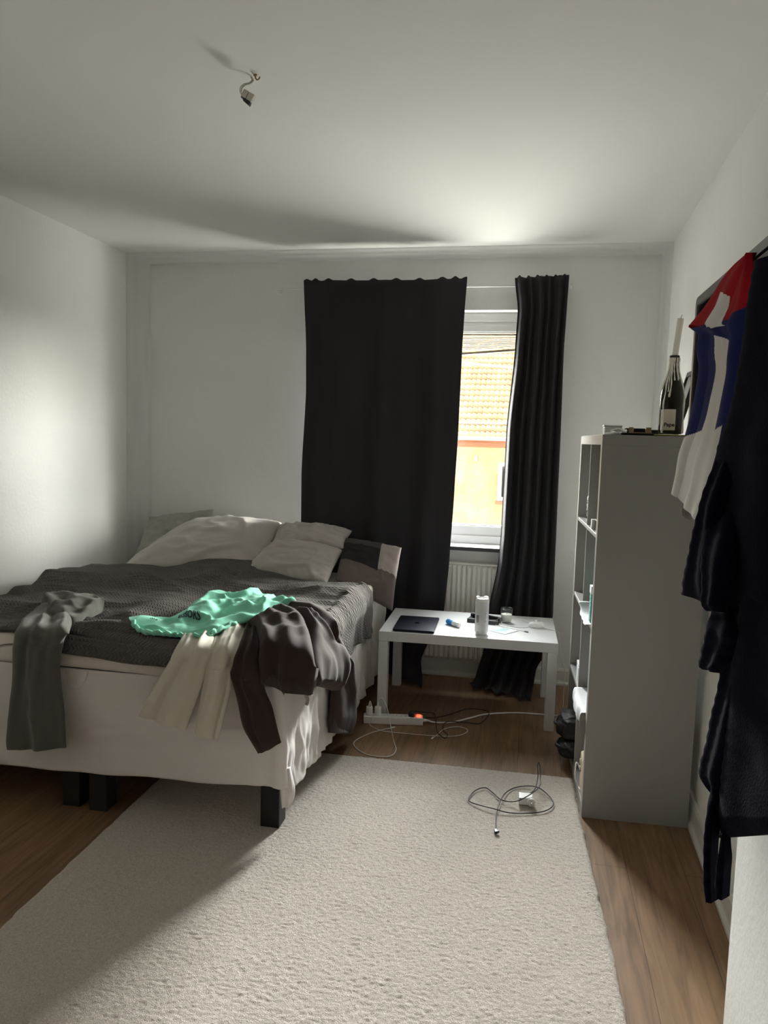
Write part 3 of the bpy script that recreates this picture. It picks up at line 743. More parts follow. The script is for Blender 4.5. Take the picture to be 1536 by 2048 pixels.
# knitted blanket
def bl_h(x, y):
    h = .028
    h += .026 * fbm((x * 2.4, y * 2.4, .3), 3) + .024 * max(0, ridge((x * 1.5 + y * .8, y * 3.4, 1.5)) - .2)
    h += .018 * max(0, ridge((x * 3.0 - y, y * 6.0, 6.5)) - .3)
    h += .022 * math.exp(-((y - 2.56 - .05 * math.sin(x * 4)) / .07) ** 2)
    h += .050 * math.exp(-((x + 1.62) / .30) ** 2 - ((y - 4.0) / .22) ** 2)     # bump against the pillows
    h += .045 * math.exp(-((x + 2.15) / .30) ** 2 - ((y - 3.45) / .25) ** 2)
    h += .030 * math.exp(-((x + 1.0) / .22) ** 2 - ((y - 3.35) / .35) ** 2)
    return max(.02, h)
NU, NV = 260, 250; P = []
for i in range(NU):
    a = i / (NU - 1); col = []
    for j in range(NV):
        b = j / (NV - 1)
        vf = interp([(0, 2.475), (.2, 2.488), (.42, 2.495), (.58, 2.475), (.72, 2.455), (.85, 2.43), (1, 2.42)], a) + .010 * noise.noise(Vector((a * 7, 0, 1)))
        vb = 3.72 + .30 * math.exp(-((a - .36) / .17) ** 2) + .16 * math.exp(-((a - .62) / .22) ** 2) + .02 * noise.noise(Vector((a * 9, 2, 2))) + .22 * max(0, a - .8) / .2
        v = vf + (vb - vf) * b
        ul = -2.385 + .07 * max(0, 1 - abs(v - 2.9) / .3) + .02 * noise.noise(Vector((0, v * 5, 3)))
        ur = XR + .20 + .03 * noise.noise(Vector((5, v * 4, 3))) + .03 * math.sin((v - 2.4) * 5)
        if v < 3.05: ur -= .185 * min(1, (3.05 - v) / .5)
        u = ul + (ur - ul) * a
        p0, n = wrap(u, v, 0)
        hh = bl_h(u, v)
        if u > XR - .03: hh = hh * max(.45, 1 - (u - XR + .03) * 6) + .016 + .014 * math.sin(v * 20 + 1.5 * math.sin(v * 7)) * min(1, (u - XR + .03) * 8)
        if v < YF + .08: q_ = max(0, min(1, (v - YF) / .08)); hh = hh * q_ + (1 - q_) * (.040 + .006 * noise.noise(Vector((u * 6, v * 6, 1))))
        eb = 1 - b
        if eb < .03: hh *= .6 + .4 * eb / .03
        col.append(p0 + n * hh)
    P.append(col)
def knit_uv(a, b): return (a * 1.75, b * 1.5)
bm = nb(); gridmesh(bm, P, knit_uv, .016)
BVH = BVHTree.FromBMesh(bm)
blk = tag(link('blanket', bm, M_knit, None, True, (-1.6, 3.1, ZT)), 'charcoal zigzag knit blanket spread over the bed', 'blanket')
# second folded rim of the blanket along the foot edge
P2 = []
for i in range(200):
    u = -1.72 + .85 * i / 199; col = []
    for j in range(16):
        t = j / 15; v = 2.492 - .050 * t - .006 * noise.noise(Vector((u * 6, 0, 1))) - .030 * (u + 1.4)
        p, n = wrap(u, v, (.030 + .016 * math.sin(PI * t))); col.append(p)
    P2.append(col)
bm = nb(); gridmesh(bm, P2, lambda a, b: (a * .85, b * .1), .014)
link('folded_rim', bm, M_knit, blk)

# ------------------------------------------------------------------ pillows
def pillow(name, label, TL, TR, BR, BL, th, m, seed, conc=.06, mif=None, wr=.021, group='pillows at the head of the bed', back=.7, cat='pillow'):
    TL, TR, BR, BL = map(Vector, (TL, TR, BR, BL)); n = 60
    nrm = (TR - TL).cross(TL - BL).normalized()
    if nrm.dot(Vector((0, -.7, .7))) < 0: nrm = -nrm
    c = (TL + TR + BR + BL) / 4
    def pt(u, v): return (BL.lerp(BR, u)).lerp(TL.lerp(TR, u), v)
    bm = nb(); A = []; B = []
    for i in range(n):
        ra_ = []; rb_ = []
        for j in range(n):
            u, v = i / (n - 1), j / (n - 1); a, b = 2 * u - 1, 2 * v - 1
            p = pt(u, v)
            # edges sweep inwards between the corners
            p = p + (c - p) * (conc * ((1 - b * b) * abs(a) ** 3 + (1 - a * a) * abs(b) ** 3))
            w = max(0, (1 - a * a) * (1 - b * b)) ** .42
            q = Vector((a * 2 + seed, b * 2, seed * 1.3))
            wrk = wr * (max(0, ridge(q * 1.1) - .35) * 1.2 + .5 * fbm(q * 1.6, 2)) * (.35 + .65 * w)
            # creases fanning from corners
            cr = .4 * wr * math.sin(9 * math.atan2(b + 1.2, a + 1.3) * 2 + seed) * (1 - w)
            ra_.append(p + nrm * (th * w + wrk + cr * .5)); rb_.append(p - nrm * (th * back * w) )
        A.append(ra_); B.append(rb_)
    va = [[bm.verts.new(q) for q in r] for r in A]
    vb = [[va[i][j] if i in (0, n - 1) or j in (0, n - 1) else bm.verts.new(B[i][j]) for j in range(n)] for i in range(n)]
    for i in range(n - 1):
        for j in range(n - 1):
            for V in (va, vb):
                f = bm.faces.new((V[i][j], V[i + 1][j], V[i + 1][j + 1], V[i][j + 1]))
                if mif: f.material_index = mif((i + .5) / (n - 1), (j + .5) / (n - 1))
    bmesh.ops.recalc_face_normals(bm, faces=bm.faces)
    o = link(name, bm, m, None, True, c)
    return tag(o, label, cat, group)
pillow('pillow', 'grey green pillow propped in the corner behind the other pillows', (-2.385, 4.43, .885), (-1.955, 4.44, .955), (-1.95, 4.30, .66), (-2.395, 4.22, .61), .07, M_gpillow, 1.1, .05)
pillow('pillow', 'largest beige pillow, leaning on the grey green one at the left', (-2.02, 4.36, .885), (-1.46, 4.32, .905), (-1.44, 3.93, .645), (-2.36, 3.98, .61), .13, M_pillow, 2.7, .03)
pillow('pillow', 'flat beige pillow lying at the back, beside the dark curtain', (-1.50, 4.36, .885), (-1.035, 4.36, .875), (-1.03, 4.14, .80), (-1.46, 4.14, .81), .06, M_pillow, 4.2, .04)
pillow('pillow', 'beige pillow leaning in front of the flat one, nearest the blanket', (-1.45, 4.15, .825), (-1.035, 4.15, .785), (-1.045, 3.84, .64), (-1.55, 3.84, .655), .085, M_pillow, 5.9, .04)
def bp(u, v):
    if u > .70: return 2 if v > .30 + .2 * u else 3
    if v > .80: return 1
    if v < .40: return 3
    return 0
pillow('pillow', 'black and mauve patterned pillow hanging over the right edge of the bed', (-1.06, 4.27, .845), (-.70, 4.17, .82), (-.715, 4.02, .485), (-1.02, 3.93, .66), .06, [M_pblack, M_pgrey, M_pmauve, M_pbrown], 7.4, .03, bp, .008)
# ------------------------------------------------------------------ clothes on the bed
OUTB = Vector((0, -.6, .8))
pa = thing('sweatpants', 'grey sweatpants thrown over the foot of the bed, one leg hanging down', 'trousers', (-1.82, 2.6, .685))
bm = nb(); strip(bm, RAILS['PANT_L'], RAILS['PANT_R'], 40, 110, .022, .006, [(1.0, .008, .1, .5), (2.2, .006, .4, -.6), (4.1, .0025, .2, .8)], .005, 9, 3, OUTB, wr=.010, settle=BVH)
link('trouser_leg', bm, M_sweat, pa)
bm = nb(); strip(bm, RAILS['WAIST_T'], RAILS['WAIST_B'], 46, 80, .040, .006, [(1.6, .010, .2, 2.2), (.8, .008, .5, -2.6)], .012, 12, 8, Vector((0, -.2, 1)), wr=.016, settle=BVH)
link('waist', bm, M_sweat, pa)
bm = nb()
for k in range(3):
    x = -1.745 + .01 * (k % 2); tube(bm, [(-1.752 + .012 * math.sin(k), 2.735 - .010 * k, .716 - .004 * k), (-1.738, 2.728 - .010 * k, .713 - .004 * k)], .0025, 6)
link('small_mark', bm, M_black_plastic, pa)

sh = thing('trousers', 'cream jersey trousers with both legs hanging over the foot of the bed', 'trousers', (-1.11, 2.5, .67))
for a, b, sd, ph in (('SH1_L', 'SH1_R', 11, .15), ('SH2_L', 'SH2_R', 15, .45)):
    bm = nb(); strip(bm, RAILS[a], RAILS[b], 40, 90, .017, .005, [(1.3, .009, ph, .35), (2.6, .006, .3, .5), (4.4, .0022, .1, .3)], .003, 9, sd, OUTB, wr=.007, settle=BVH)
    link('trouser_leg', bm, M_cream, sh)

ho = thing('hoodie', 'dark brown hoodie slung over the right corner of the bed, sleeves hanging', 'hoodie', (-.86, 2.6, .69))
bm = nb(); strip(bm, RAILS['SLV1_L'], RAILS['SLV1_R'], 40, 100, .035, .006, [(1.1, .008, .2, .5), (2.3, .006, .1, -.4)], .006, 9, 21, Vector((0, -1, .4)), wr=.006, settle=BVH)
link('sleeve', bm, M_brown, ho)
bm = nb(); strip(bm, RAILS['SLV2_L'], RAILS['SLV2_R'], 40, 100, .040, .01, [(1.0, .008, .4, .3), (2.1, .006, .3, -.5)], .006, 9, 26, Vector((1, -.4, .5)), wr=.005, settle=BVH)
link('sleeve', bm, M_brown, ho)
L_, R_ = RAILS['SLV2_L'], RAILS['SLV2_R']
def pt(a, b, t): return tuple(Vector(a).lerp(Vector(b), t))
bm = nb(); strip(bm, [pt(L_[-2], L_[-1], .0), pt(L_[-2], L_[-1], .6), L_[-1]], [pt(R_[-2], R_[-1], .0), pt(R_[-2], R_[-1], .6), R_[-1]], 30, 24, .030, .012, (), .002, 9, 3, Vector((1, -.4, .2)), settle=BVH)
link('cuff', bm, M_brown2, ho)
bm = nb(); strip(bm, RAILS['BOD_L'], RAILS['BOD_R'], 60, 110, .040, .03, [(1.2, .010, .1, .3), (2.1, .010, .35, -.35)], .008, 7, 31, Vector((0, -.7, .7)), wr=.012, settle=BVH)
link('body', bm, M_brown, ho)
L_, R_ = RAILS['BOD_L'], RAILS['BOD_R']
bm = nb(); strip(bm, [pt(L_[3], L_[4], .35), pt(L_[3], L_[4], .7), pt(L_[3], L_[4], 1.0)], [pt(R_[4], R_[5], .1), pt(R_[4], R_[5], .55), pt(R_[4], R_[5], 1.0)], 50, 20, .036, .004, [(1.2, .010, .3, .1)], .003, 8, 5, Vector((0, -.9, .3)))
link('hem_band', bm, M_brown2, ho)
bm = nb(); strip(bm, RAILS['LUMP_L'], RAILS['LUMP_R'], 50, 90, .050, .02, [(1.6, .014, .15, .4), (.9, .012, .3, -.8)], .010, 9, 37, Vector((.6, -.6, .5)), wr=.014, settle=BVH)
link('hood', bm, M_brown, ho)
bm = nb(); tube(bm, [(-.70, 2.335, .60), (-.695, 2.325, .585), (-.690, 2.33, .565), (-.693, 2.325, .55)], .006, 8, 16); link('drawstring', bm, M_pmauve, ho)

te = thing('t_shirt', 'mint green printed t-shirt crumpled on the blanket', 't-shirt', (-1.25, 2.75, .69))
bm = nb(); QT, NT = strip(bm, RAILS['TEE_T'], RAILS['TEE_B'], 70, 170, .020, .008, [(1.4, .005, .2, 1.1), (2.8, .004, .5, -1.6), (.5, .006, .1, 2.2), (4.2, .0014, .2, 1.1)], .009, 18, 41, Vector((0, -.35, .9)), wr=.022, settle=BVH)
link('shirt_body', bm, M_mint, te)
# collar rib bunched along the near edge
E_ = [QT[-1][j] + Vector((0, -.004, .006 + .006 * math.sin(j * .9))) for j in range(14, 120, 2)]
bm = nb(); tube(bm, [p + Vector((.004 * math.sin(k * 2.1), -.003 * math.cos(k * 1.7), 0)) for k, p in enumerate(E_)], .008, 8, rf=lambda t: .7 + .5 * abs(math.sin(t * 40)))
link('rolled_hem', bm, M_mint, te)

def text_bm(body, size, ext=.0003, bold=0):
    cu = bpy.data.curves.new('txt', 'FONT'); cu.body = body; cu.size = size; cu.extrude = ext; cu.align_x = 'CENTER'; cu.align_y = 'CENTER'; cu.offset = bold; cu.resolution_u = 3
    ob = bpy.data.objects.new('txt', cu); C.objects.link(ob)
    dg = bpy.context.evaluated_depsgraph_get(); dg.update()
    me = bpy.data.meshes.new_from_object(ob.evaluated_get(dg)); bm = bmesh.new(); bm.from_mesh(me)
    bpy.data.objects.remove(ob); bpy.data.meshes.remove(me); bpy.data.curves.remove(cu)
    return bm
def on_grid(Q, N, u, v, h):
    ni, nj = len(Q), len(Q[0]); x = min(max(u, 0), .999) * (ni - 1); y = min(max(v, 0), .999) * (nj - 1); i, j = int(x), int(y); a, b = x - i, y - j
    p = Q[i][j] * (1 - a) * (1 - b) + Q[i + 1][j] * a * (1 - b) + Q[i][j + 1] * (1 - a) * b + Q[i + 1][j + 1] * a * b
    return p + N[i][j] * h
bm = text_bm('BSSORS', .030, .0002, .0010)
bmesh.ops.subdivide_edges(bm, edges=bm.edges[:], cuts=1)
for v in bm.verts:
    v.co = on_grid(QT, NT, .62 - v.co.y / .34 + v.co.x * .9, .40 + v.co.x * 1.35, (.004 + v.co.z))
link('print', bm, M_print, te, False, label='dark printed lettering')
bm = text_bm('dis', .03, .0002, .0005)
for v in bm.verts: v.co = on_grid(QT, NT, .52 - v.co.y / .30, .22 + v.co.x * 1.15, (.004 + v.co.z))
link('print', bm, M_print, te, False, label='small dark printed lettering')

# ------------------------------------------------------------------ table
TX, TY, TA = -.730, 3.720, .0241
MT = T(TX, TY, 0, TA)
tb = thing('side_table', 'low white rectangular table beside the bed under the window', 'table', tuple(MT @ Vector((.45, .275, 0))))
bm = nb(); box(bm, 0, .9, 0, .55, .40, .45, .0015, 1, MT); link('tabletop', bm, M_white_lam, tb, False)
for x in (0, .85):
    for y in (0, .5):
        bm = nb(); box(bm, x + .0005, x + .0495, y + .0005, y + .0495, 0, .40, .0015, 1, MT); link('leg', bm, M_white_lam, tb, False)

# laptop
ML = T(-.560, 3.893, .45, .035)
lp = thing('laptop', 'dark blue closed laptop at the left end of the white table', 'laptop', (-.56, 3.89, .45))
W_, H_ = .205, .315
def rrect(x0, x1, y0, y1, r, n=6):
    o = []
    for cx, cy, a0 in ((x1 - r, y1 - r, 0), (x0 + r, y1 - r, PI / 2), (x0 + r, y0 + r, PI), (x1 - r, y0 + r, 1.5 * PI)):
        for k in range(n + 1): a = a0 + PI / 2 * k / n; o.append((cx + r * math.cos(a), cy + r * math.sin(a)))
    return o
def slab(bm, poly, z0, z1, M, ch=.0012, mi=0):
    cx = sum(p[0] for p in poly) / len(poly); cy = sum(p[1] for p in poly) / len(poly)
    def ring(z, k): return [bm.verts.new(M @ Vector((x + (cx - x) * k, y + (cy - y) * k, z))) for x, y in poly]
    k = ch / .1
    rs = [ring(z0, k), ring(z0 + ch, 0), ring(z1 - ch, 0), ring(z1, k)]; n = len(poly); fs = []
    for A, B in zip(rs, rs[1:]):
        for i in range(n): fs.append(bm.faces.new((A[i], A[(i + 1) % n], B[(i + 1) % n], B[i])))
    fs += [bm.faces.new(rs[0][::-1]), bm.faces.new(rs[-1])]
    for f in fs: f.material_index = mi
bm = nb(); slab(bm, rrect(-.107, .107, -.155, .155, .01), .002, .0085, ML); link('base', bm, M_navy_metal, lp, False)
bm = nb(); slab(bm, rrect(-.107, .107, -.155, .155, .01), .0092, .0135, ML); link('lid', bm, M_navy_metal, lp, False)
bm = nb()
ap = []
for k in range(40):
    a = 2 * PI * k / 40; r = .0125 * (1 + .07 * math.cos(2 * a)); x, y = r * math.cos(a) * .95, r * math.sin(a)
    if abs(a - PI / 2) < .5: y -= .0022 * (1 - abs(a - PI / 2) / .5)
    if abs(a - 1.5 * PI) < .4: y += .0015 * (1 - abs(a - 1.5 * PI) / .4)
    if a < .5 or a > 2 * PI - .5: x -= .005 * (1 - min(a, 2 * PI - a) / .5)
    ap.append((x + .002, y))
slab(bm, ap, .0134, .0139, ML, .0001)
lf = [(.0015 + .0055 * t + .002 * math.sin(PI * t) * s, .0155 + .0065 * t - .0015 * math.sin(PI * t) * s) for s, r_ in ((1, 0), (-1, 1)) for t in ([0, .25, .5, .75, 1] if not r_ else [.75, .5, .25])]
slab(bm, lf[::-1], .0134, .0139, ML, .0001)
link('logo', bm, M_logo, lp, False, label='glossy dark logo on the lid')
for x, y in ((-.09, -.14), (.09, -.14), (-.09, .14), (.09, .14)):
    bm = nb(); lathe(bm, [(.006, 0), (.006, .003)], 12, ML @ Matrix.Translation((x, y, 0))); link('foot', bm, M_dark_rubber, lp)

# blue and white tube lying on the table
tu = thing('glue_stick', 'small white tube with a blue cap lying on the table beside the laptop', 'glue stick', (-.372, 3.945, .464))
Mx = T(-.372, 3.945, .4645, -.76) @ Euler((0, PI / 2, 0)).to_matrix().to_4x4()
bm = nb(); lathe(bm, [(.004, -.004), (.0125, -.002), (.0138, .003), (.0138, .030), (.011, .034), (.0115, .038), (.0135, .042), (.0135, .049), (.010, .053)], 24, Mx); link('tube_body', bm, M_white_plastic, tu)
bm = nb(); lathe(bm, [(.006, -.052), (.011, -.048), (.0143, -.040), (.0145, -.003), (.0135, -.0015)], 24, Mx); link('cap', bm, M_blue, tu, label='blue cap')

# speaker
sp = thing('speaker', 'white cylindrical portable speaker standing upright on the table', 'speaker', (-.214, 3.815, .45))
SX, SY = -.214, 3.815
Mx = T(SX, SY, .45)
bm = nb(); lathe(bm, [(.026, 0), (.030, .004), (.031, .012), (.0345, .016), (.0345, .164), (.031, .168)], 48, Mx); link('body', bm, M_speaker, sp)
bm = nb(); lathe(bm, [(.031, .166), (.0335, .170), (.0335, .178), (.031, .186), (.025, .189), (.022, .181), (.016, .179), (.004, .180)], 48, Mx); link('end_cap', bm, M_white_plastic, sp)
bm = nb()
for a0 in (.25, 2.3): tube(bm, [(SX + .028 * math.cos(a0 + t * .13), SY + .028 * math.sin(a0 + t * .13), .45 + .186 + .004 * math.sin(PI * t / 8)) for t in range(9)], .0055, 8)
link('rim_lug', bm, M_white_plastic, sp)
def on_cyl(bm, r, a0, z0):
    for v in bm.verts:
        x, y, z = v.co; a = a0 + x / r; v.co = Vector((SX + (r + z) * math.cos(a), SY + (r + z) * math.sin(a), z0 + y))
va = math.atan2(-SY, -SX)                                    # side that faces the room
bm = nb(); poly = rrect(-.011, .011, -.028, .028, .0105, 8); slab(bm, poly, 0, .0022, Matrix()); bmesh.ops.triangulate(bm, faces=bm.faces[:]); bmesh.ops.subdivide_edges(bm, edges=bm.edges[:], cuts=2); on_cyl(bm, .0345, va - .62, .535); link('strap_loop', bm, M_white_plastic, sp)
bm = nb(); poly = rrect(-.0075, .0075, -.022, .018, .007, 8); slab(bm, poly, .002, .0027, Matrix(), .0004); on_cyl(bm, .0345, va - .62, .538); link('strap_recess', bm, M_greymark, sp)
bm = nb(); poly = rrect(-.0055, .0055, -.028, .028, .005, 8); slab(bm, poly, 0, .0016, Matrix()); bmesh.ops.triangulate(bm, faces=bm.faces[:]); bmesh.ops.subdivide_edges(bm, edges=bm.edges[:], cuts=1); on_cyl(bm, .0345, va + .62, .545); link('button_panel', bm, M_white_plastic, sp)
for k, ch in enumerate(('+', '\u2013', 'o')):
    bm = text_bm(ch, .011, .0002, .0003); on_cyl(bm, .0364, va + .62, .564 - k * .019); link('button_icon', bm, M_greymark, sp, False)
bm = nb(); slab(bm, rrect(-.003, .003, -.004, .004, .0028), 0, .0006, Matrix(), .0001); on_cyl(bm, .0346, va - .55, .466); link('drop_icon', bm, M_greymark, sp, False)

# black tray
ty = thing('charging_tray', 'black angular charging dock lying behind the white speaker', 'dock', (-.215, 4.10, .45))
Mx = T(-.215, 4.10, .45, -.12)
bm = nb(); box(bm, -.085, .085, -.062, -.044, 0, .022, .002, 2, Mx); box(bm, -.085, .085, .044, .062, 0, .016, .002, 2, Mx); box(bm, -.085, -.067, -.044, .044, 0, .016, .002, 2, Mx); box(bm, .067, .085, -.044, .044, 0, .018, .002, 2, Mx); link('frame', bm, M_black_plastic, ty, False)
bm = nb(); box(bm, -.067, .067, -.044, .044, .0, .005, 0, 1, Mx); link('tray_floor', bm, M_pbrown, ty, False)
bm = nb(); box(bm, -.083, -.030, .020, .058, .014, .034, .006, 3, Mx); link('end_block', bm, M_black_plastic, ty, False)
bm = nb(); tube(bm, [Mx @ Vector((.0, .05, .022)), Mx @ Vector((.075, .02, .022)), Mx @ Vector((.082, -.03, .024))], .006, 8, 14); lathe(bm, [(.005, 0), (.005, .006)], 12, Mx @ Matrix.Translation((.076, -.052, .02))); link('arm', bm, M_dark_rubber, ty)

# candle in a glass
cg = thing('candle_glass', 'white candle in a clear glass tumbler on the table', 'candle', (-.097, 4.10, .45))
Mx = T(-.097, 4.105, .45)
bm = nb(); lathe(bm, [(.024, .0), (.027, .003), (.031, .04), (.0345, .078), (.0335, .079), (.0325, .077), (.029, .04), (.025, .008), (.002, .007)], 40, Mx); link('tumbler', bm, M_glass, cg)
bm = nb(); lathe(bm, [(.0235, .0085), (.0245, .012), (.0288, .046), (.0282, .048), (.012, .0465), (.002, .0465)], 36, Mx); link('wax', bm, M_wax, cg)
bm = nb(); tube(bm, [Mx @ Vector((0, 0, .046)), Mx @ Vector((.001, 0, .056))], .001, 6); link('wick', bm, M_black_plastic, cg)

# patterned card
cd = thing('card', 'pale teal printed card lying on the table in front of the cable', 'card', (-.102, 3.905, .45))
bm = nb(); a, b, c, d = (-.180, 3.892), (-.094, 3.838), (-.026, 3.940), (-.112, 3.980)
slab(bm, [a, b, c, d], .4503, .453, Matrix(), .0003); link('sheet', bm, M_card, cd, False)
bm = nb()
for k in range(6):
    t = .15 + .13 * k; p = Vector(a).lerp(Vector(d), t); q = Vector(b).lerp(Vector(c), t); s0, s1 = .1 + .05 * (k % 3), .5 + .07 * (k % 4)
    p, q = p.lerp(q, s0), p.lerp(q, s1); n = (q - p).normalized().orthogonal() * .004
    slab(bm, [tuple(p - n), tuple(p + n), tuple(q + n), tuple(q - n)][::-1], .4529, .4533, Matrix(), .0001)
link('print', bm, M_teal, cd, False)

# white cable on the table
ca = thing('cable', 'thin white charging cable looped around the candle glass on the table', 'cable', (-.09, 4.05, .45))
zc = .4525
bm = nb(); tube(bm, [(-.165, 4.13, zc), (-.13, 4.19, zc), (-.05, 4.205, zc), (.01, 4.15, zc), (.032, 4.07, zc), (-.0, 4.01, zc), (-.06, 4.015, zc), (-.12, 4.06, zc), (-.15, 4.02, zc), (-.10, 3.985, zc), (-.02, 3.945, zc), (.005, 3.925, zc)], .0018, 6, 110); link('wire', bm, M_white_plastic, ca)
bm = nb(); tube(bm, [(.003, 3.926, zc + .001), (.022, 3.917, zc + .001)], .0035, 8); link('plug', bm, M_greymark, ca)

# white dispenser / puck with a wire that drops behind the table
pk = thing('charging_puck', 'white domed charging puck at the right end of the white table', 'charger', (.063, 4.045, .45))
Mx = T(.063, 4.045, .45, .1)
bm = nb(); lathe(bm, [(.030, 0), (.033, .002), (.034, .012), (.032, .022), (.026, .026), (.004, .027)], 36, Mx @ Matrix.Diagonal((1.15, .8, 1, 1))); link('body', bm, M_white_plastic, pk)
bm = nb(); box(bm, -.020, .034, -.010, .010, .025, .030, .002, 2, Mx); link('top_bar', bm, M_white_plastic, pk, False)
bm = nb(); box(bm, -.006, .003, -.005, .005, .028, .042, .002, 2, Mx); link('knob', bm, M_white_plastic, pk, False)
bm = nb(); tube(bm, [(.09, 4.035, .457), (.12, 4.02, .453), (.155, 4.0, .4525), (.177, 3.985, .4505), (.186, 3.985, .42), (.195, 4.0, .34), (.212, 4.02, .27), (.225, 4.05, .22), (.228, 4.08, .12), (.228, 4.1, .006)], .0016, 6, 80); link('wire', bm, M_white_plastic, pk)

# ------------------------------------------------------------------ power strip, plugs and cables on the floor
ST = T(-.628, 3.645, 0, .17)
ps = thing('power_strip', 'white six-way power strip on the floor in front of the table leg', 'power strip', (-.628, 3.645, 0))
bm = nb(); box(bm, -.150, .150, -.026, .026, .001, .040, .004, 3, ST); link('housing', bm, M_white_plastic, ps, False)
sx = [-.122, -.079, -.036, .007, .050, .093]
for x in sx:
    bm = nb(); lathe(bm, [(.0195, .0398), (.0195, .0408), (.0175, .0408), (.0170, .0402), (.002, .0402)], 28, ST @ Matrix.Translation((x, 0, 0))); s = link('socket', bm, M_white_plastic, ps)
    bm = nb()
    for dx in (-.0095, .0095): lathe(bm, [(.0024, .0402), (.0024, .0407)], 10, ST @ Matrix.Translation((x + dx, 0, 0)))
    link('hole', bm, M_dark_rubber, s, False)
bm = nb(); box(bm, .118, .140, -.012, .012, .0395, .046, .002, 2, ST)
link('switch', bm, M_red_led, ps, False, label='red glowing rocker switch')
bm = nb(); lathe(bm, [(.0085, 0), (.0075, .012), (.0045, .03)], 14, ST @ T(.149, 0, .02, 0, 0, PI / 2)); link('cord_grip', bm, M_white_plastic, ps)
bm = nb(); tube(bm, [tuple(ST @ Vector((.178, 0, .02))), (-.421, 3.696, .0055), (-.335, 3.726, .0055), (-.253, 3.806, .0055), (-.167, 3.888, .0055), (0, 3.949, .0055), (.235, 3.969, .0055), (.30, 4.02, .0055)], .0042, 8, 70); link('cord', bm, M_white_plastic, ps)

def usb_charger(name, label, x, wire, tip):
    p = ST @ Vector((x, 0, .0405)); r = thing(name, label, 'charger', tuple(p), 'white plugs in the power strip')
    bm = nb(); M_ = T(p.x, p.y, p.z, .17)
    lathe(bm, [(.0165, 0), (.0175, .002), (.0175, .010), (.0165, .012), (.0165, .040), (.0145, .043), (.003, .0432)], 28, M_); link('body', bm, M_white_plastic, r)
    bm = nb(); lathe(bm, [(.0058, .043), (.0050, .055), (.0022, .068)], 12, M_); link('connector', bm, M_white_plastic, r)
    bm = nb(); tube(bm, wire(M_), .0019, 6, 120); link('wire', bm, M_white_plastic, r)
    bm = nb(); tube(bm, tip, .004, 8); link('wire_tip', bm, M_white_plastic, r)
h = .004
usb_charger('phone_charger', 'leftmost white plug charger in the power strip, its wire looping far right', sx[0],
    lambda M_: [tuple(M_ @ Vector((0, 0, .066))), tuple(M_ @ Vector((.004, -.006, .072))), tuple(M_ @ Vector((.012, -.022, .05))), tuple(M_ @ Vector((.018, -.034, .0))), (-.738, 3.59, h), (-.70, 3.545, h), (-.646, 3.52, h), (-.55, 3.52, h), (-.448, 3.522, h), (-.316, 3.544, h), (-.26, 3.598, h), (-.255, 3.652, h), (-.304, 3.673, h), (-.363, 3.63, h), (-.39, 3.55, h), (-.405, 3.50, h)], [(-.405, 3.50, .006), (-.411, 3.482, .006)])
usb_charger('phone_charger', 'second white plug charger in the power strip, its wire looping left beside the bed', sx[1],
    lambda M_: [tuple(M_ @ Vector((0, 0, .066))), tuple(M_ @ Vector((.004, .002, .083))), tuple(M_ @ Vector((.022, -.004, .088))), tuple(M_ @ Vector((.045, -.02, .05))), tuple(M_ @ Vector((.058, -.038, .0))), (-.620, 3.55, .008), (-.585, 3.42, h), (-.555, 3.322, h), (-.559, 3.253, h), (-.599, 3.225, h), (-.682, 3.235, h), (-.749, 3.306, h), (-.758, 3.376, h), (-.711, 3.476, h), (-.657, 3.530, .008), (-.622, 3.560, .008)], [(-.622, 3.560, .009), (-.607, 3.572, .009)])
p = ST @ Vector((sx[5], 0, .0405))
bk = thing('power_plug', 'black plug in the power strip beside the red switch, with a tangled black cord', 'plug', tuple(p))
bm = nb(); M_ = T(p.x, p.y, p.z, .17)
lathe(bm, [(.017, 0), (.018, .002), (.018, .016), (.013, .026), (.004, .028)], 24, M_); box(bm, .0, .038, -.008, .008, .014, .028, .005, 3, M_); link('plug_body', bm, M_black_plastic, bk)
bm = nb(); tube(bm, [tuple(M_ @ Vector((.036, 0, .021))), tuple(M_ @ Vector((.07, .01, .018))), (-.434, 3.77, .02), (-.409, 3.644, .012), (-.388, 3.551, .010), (-.349, 3.51, h), (-.343, 3.563, h), (-.371, 3.614, h), (-.362, 3.70, .013), (-.272, 3.737, .006), (-.197, 3.75, h), (-.159, 3.876, .012), (-.184, 3.944, h), (-.277, 3.942, h), (-.36, 3.835, h), (-.429, 3.768, h), (-.475, 3.756, h)], .0024, 6, 150); link('cord', bm, M_dark_rubber, bk)

# charger on the rug
RZ = .0185
rc = thing('power_adapter', 'white cube charger lying on the rug with its plug pins toward the viewer', 'charger', (.045, 2.90, RZ))
Mx = T(.038, 2.915, RZ, .05)
bm = nb(); box(bm, -.028, .028, -.026, .026, .0, .029, .004, 3, Mx); link('body', bm, M_white_plastic, rc, False)
bm = nb(); Mp = Mx @ T(.020, -.026, .0165, 0, PI / 2); lathe(bm, [(.0155, 0), (.0165, .002), (.0155, .010), (.012, .012), (.002, .012)], 24, Mp); link('plug_face', bm, M_white_plastic, rc)
bm = nb()
for dx in (-.0075, .0075): lathe(bm, [(.002, .012), (.002, .028), (.0012, .030)], 10, Mp @ Matrix.Translation((0, dx, 0)))
link('pin', bm, M_chrome, rc)
rk = thing('charging_cable', 'dark grey charging cable curled on the rug around the white charger', 'cable', (0, 2.9, RZ))
q = RZ + .004
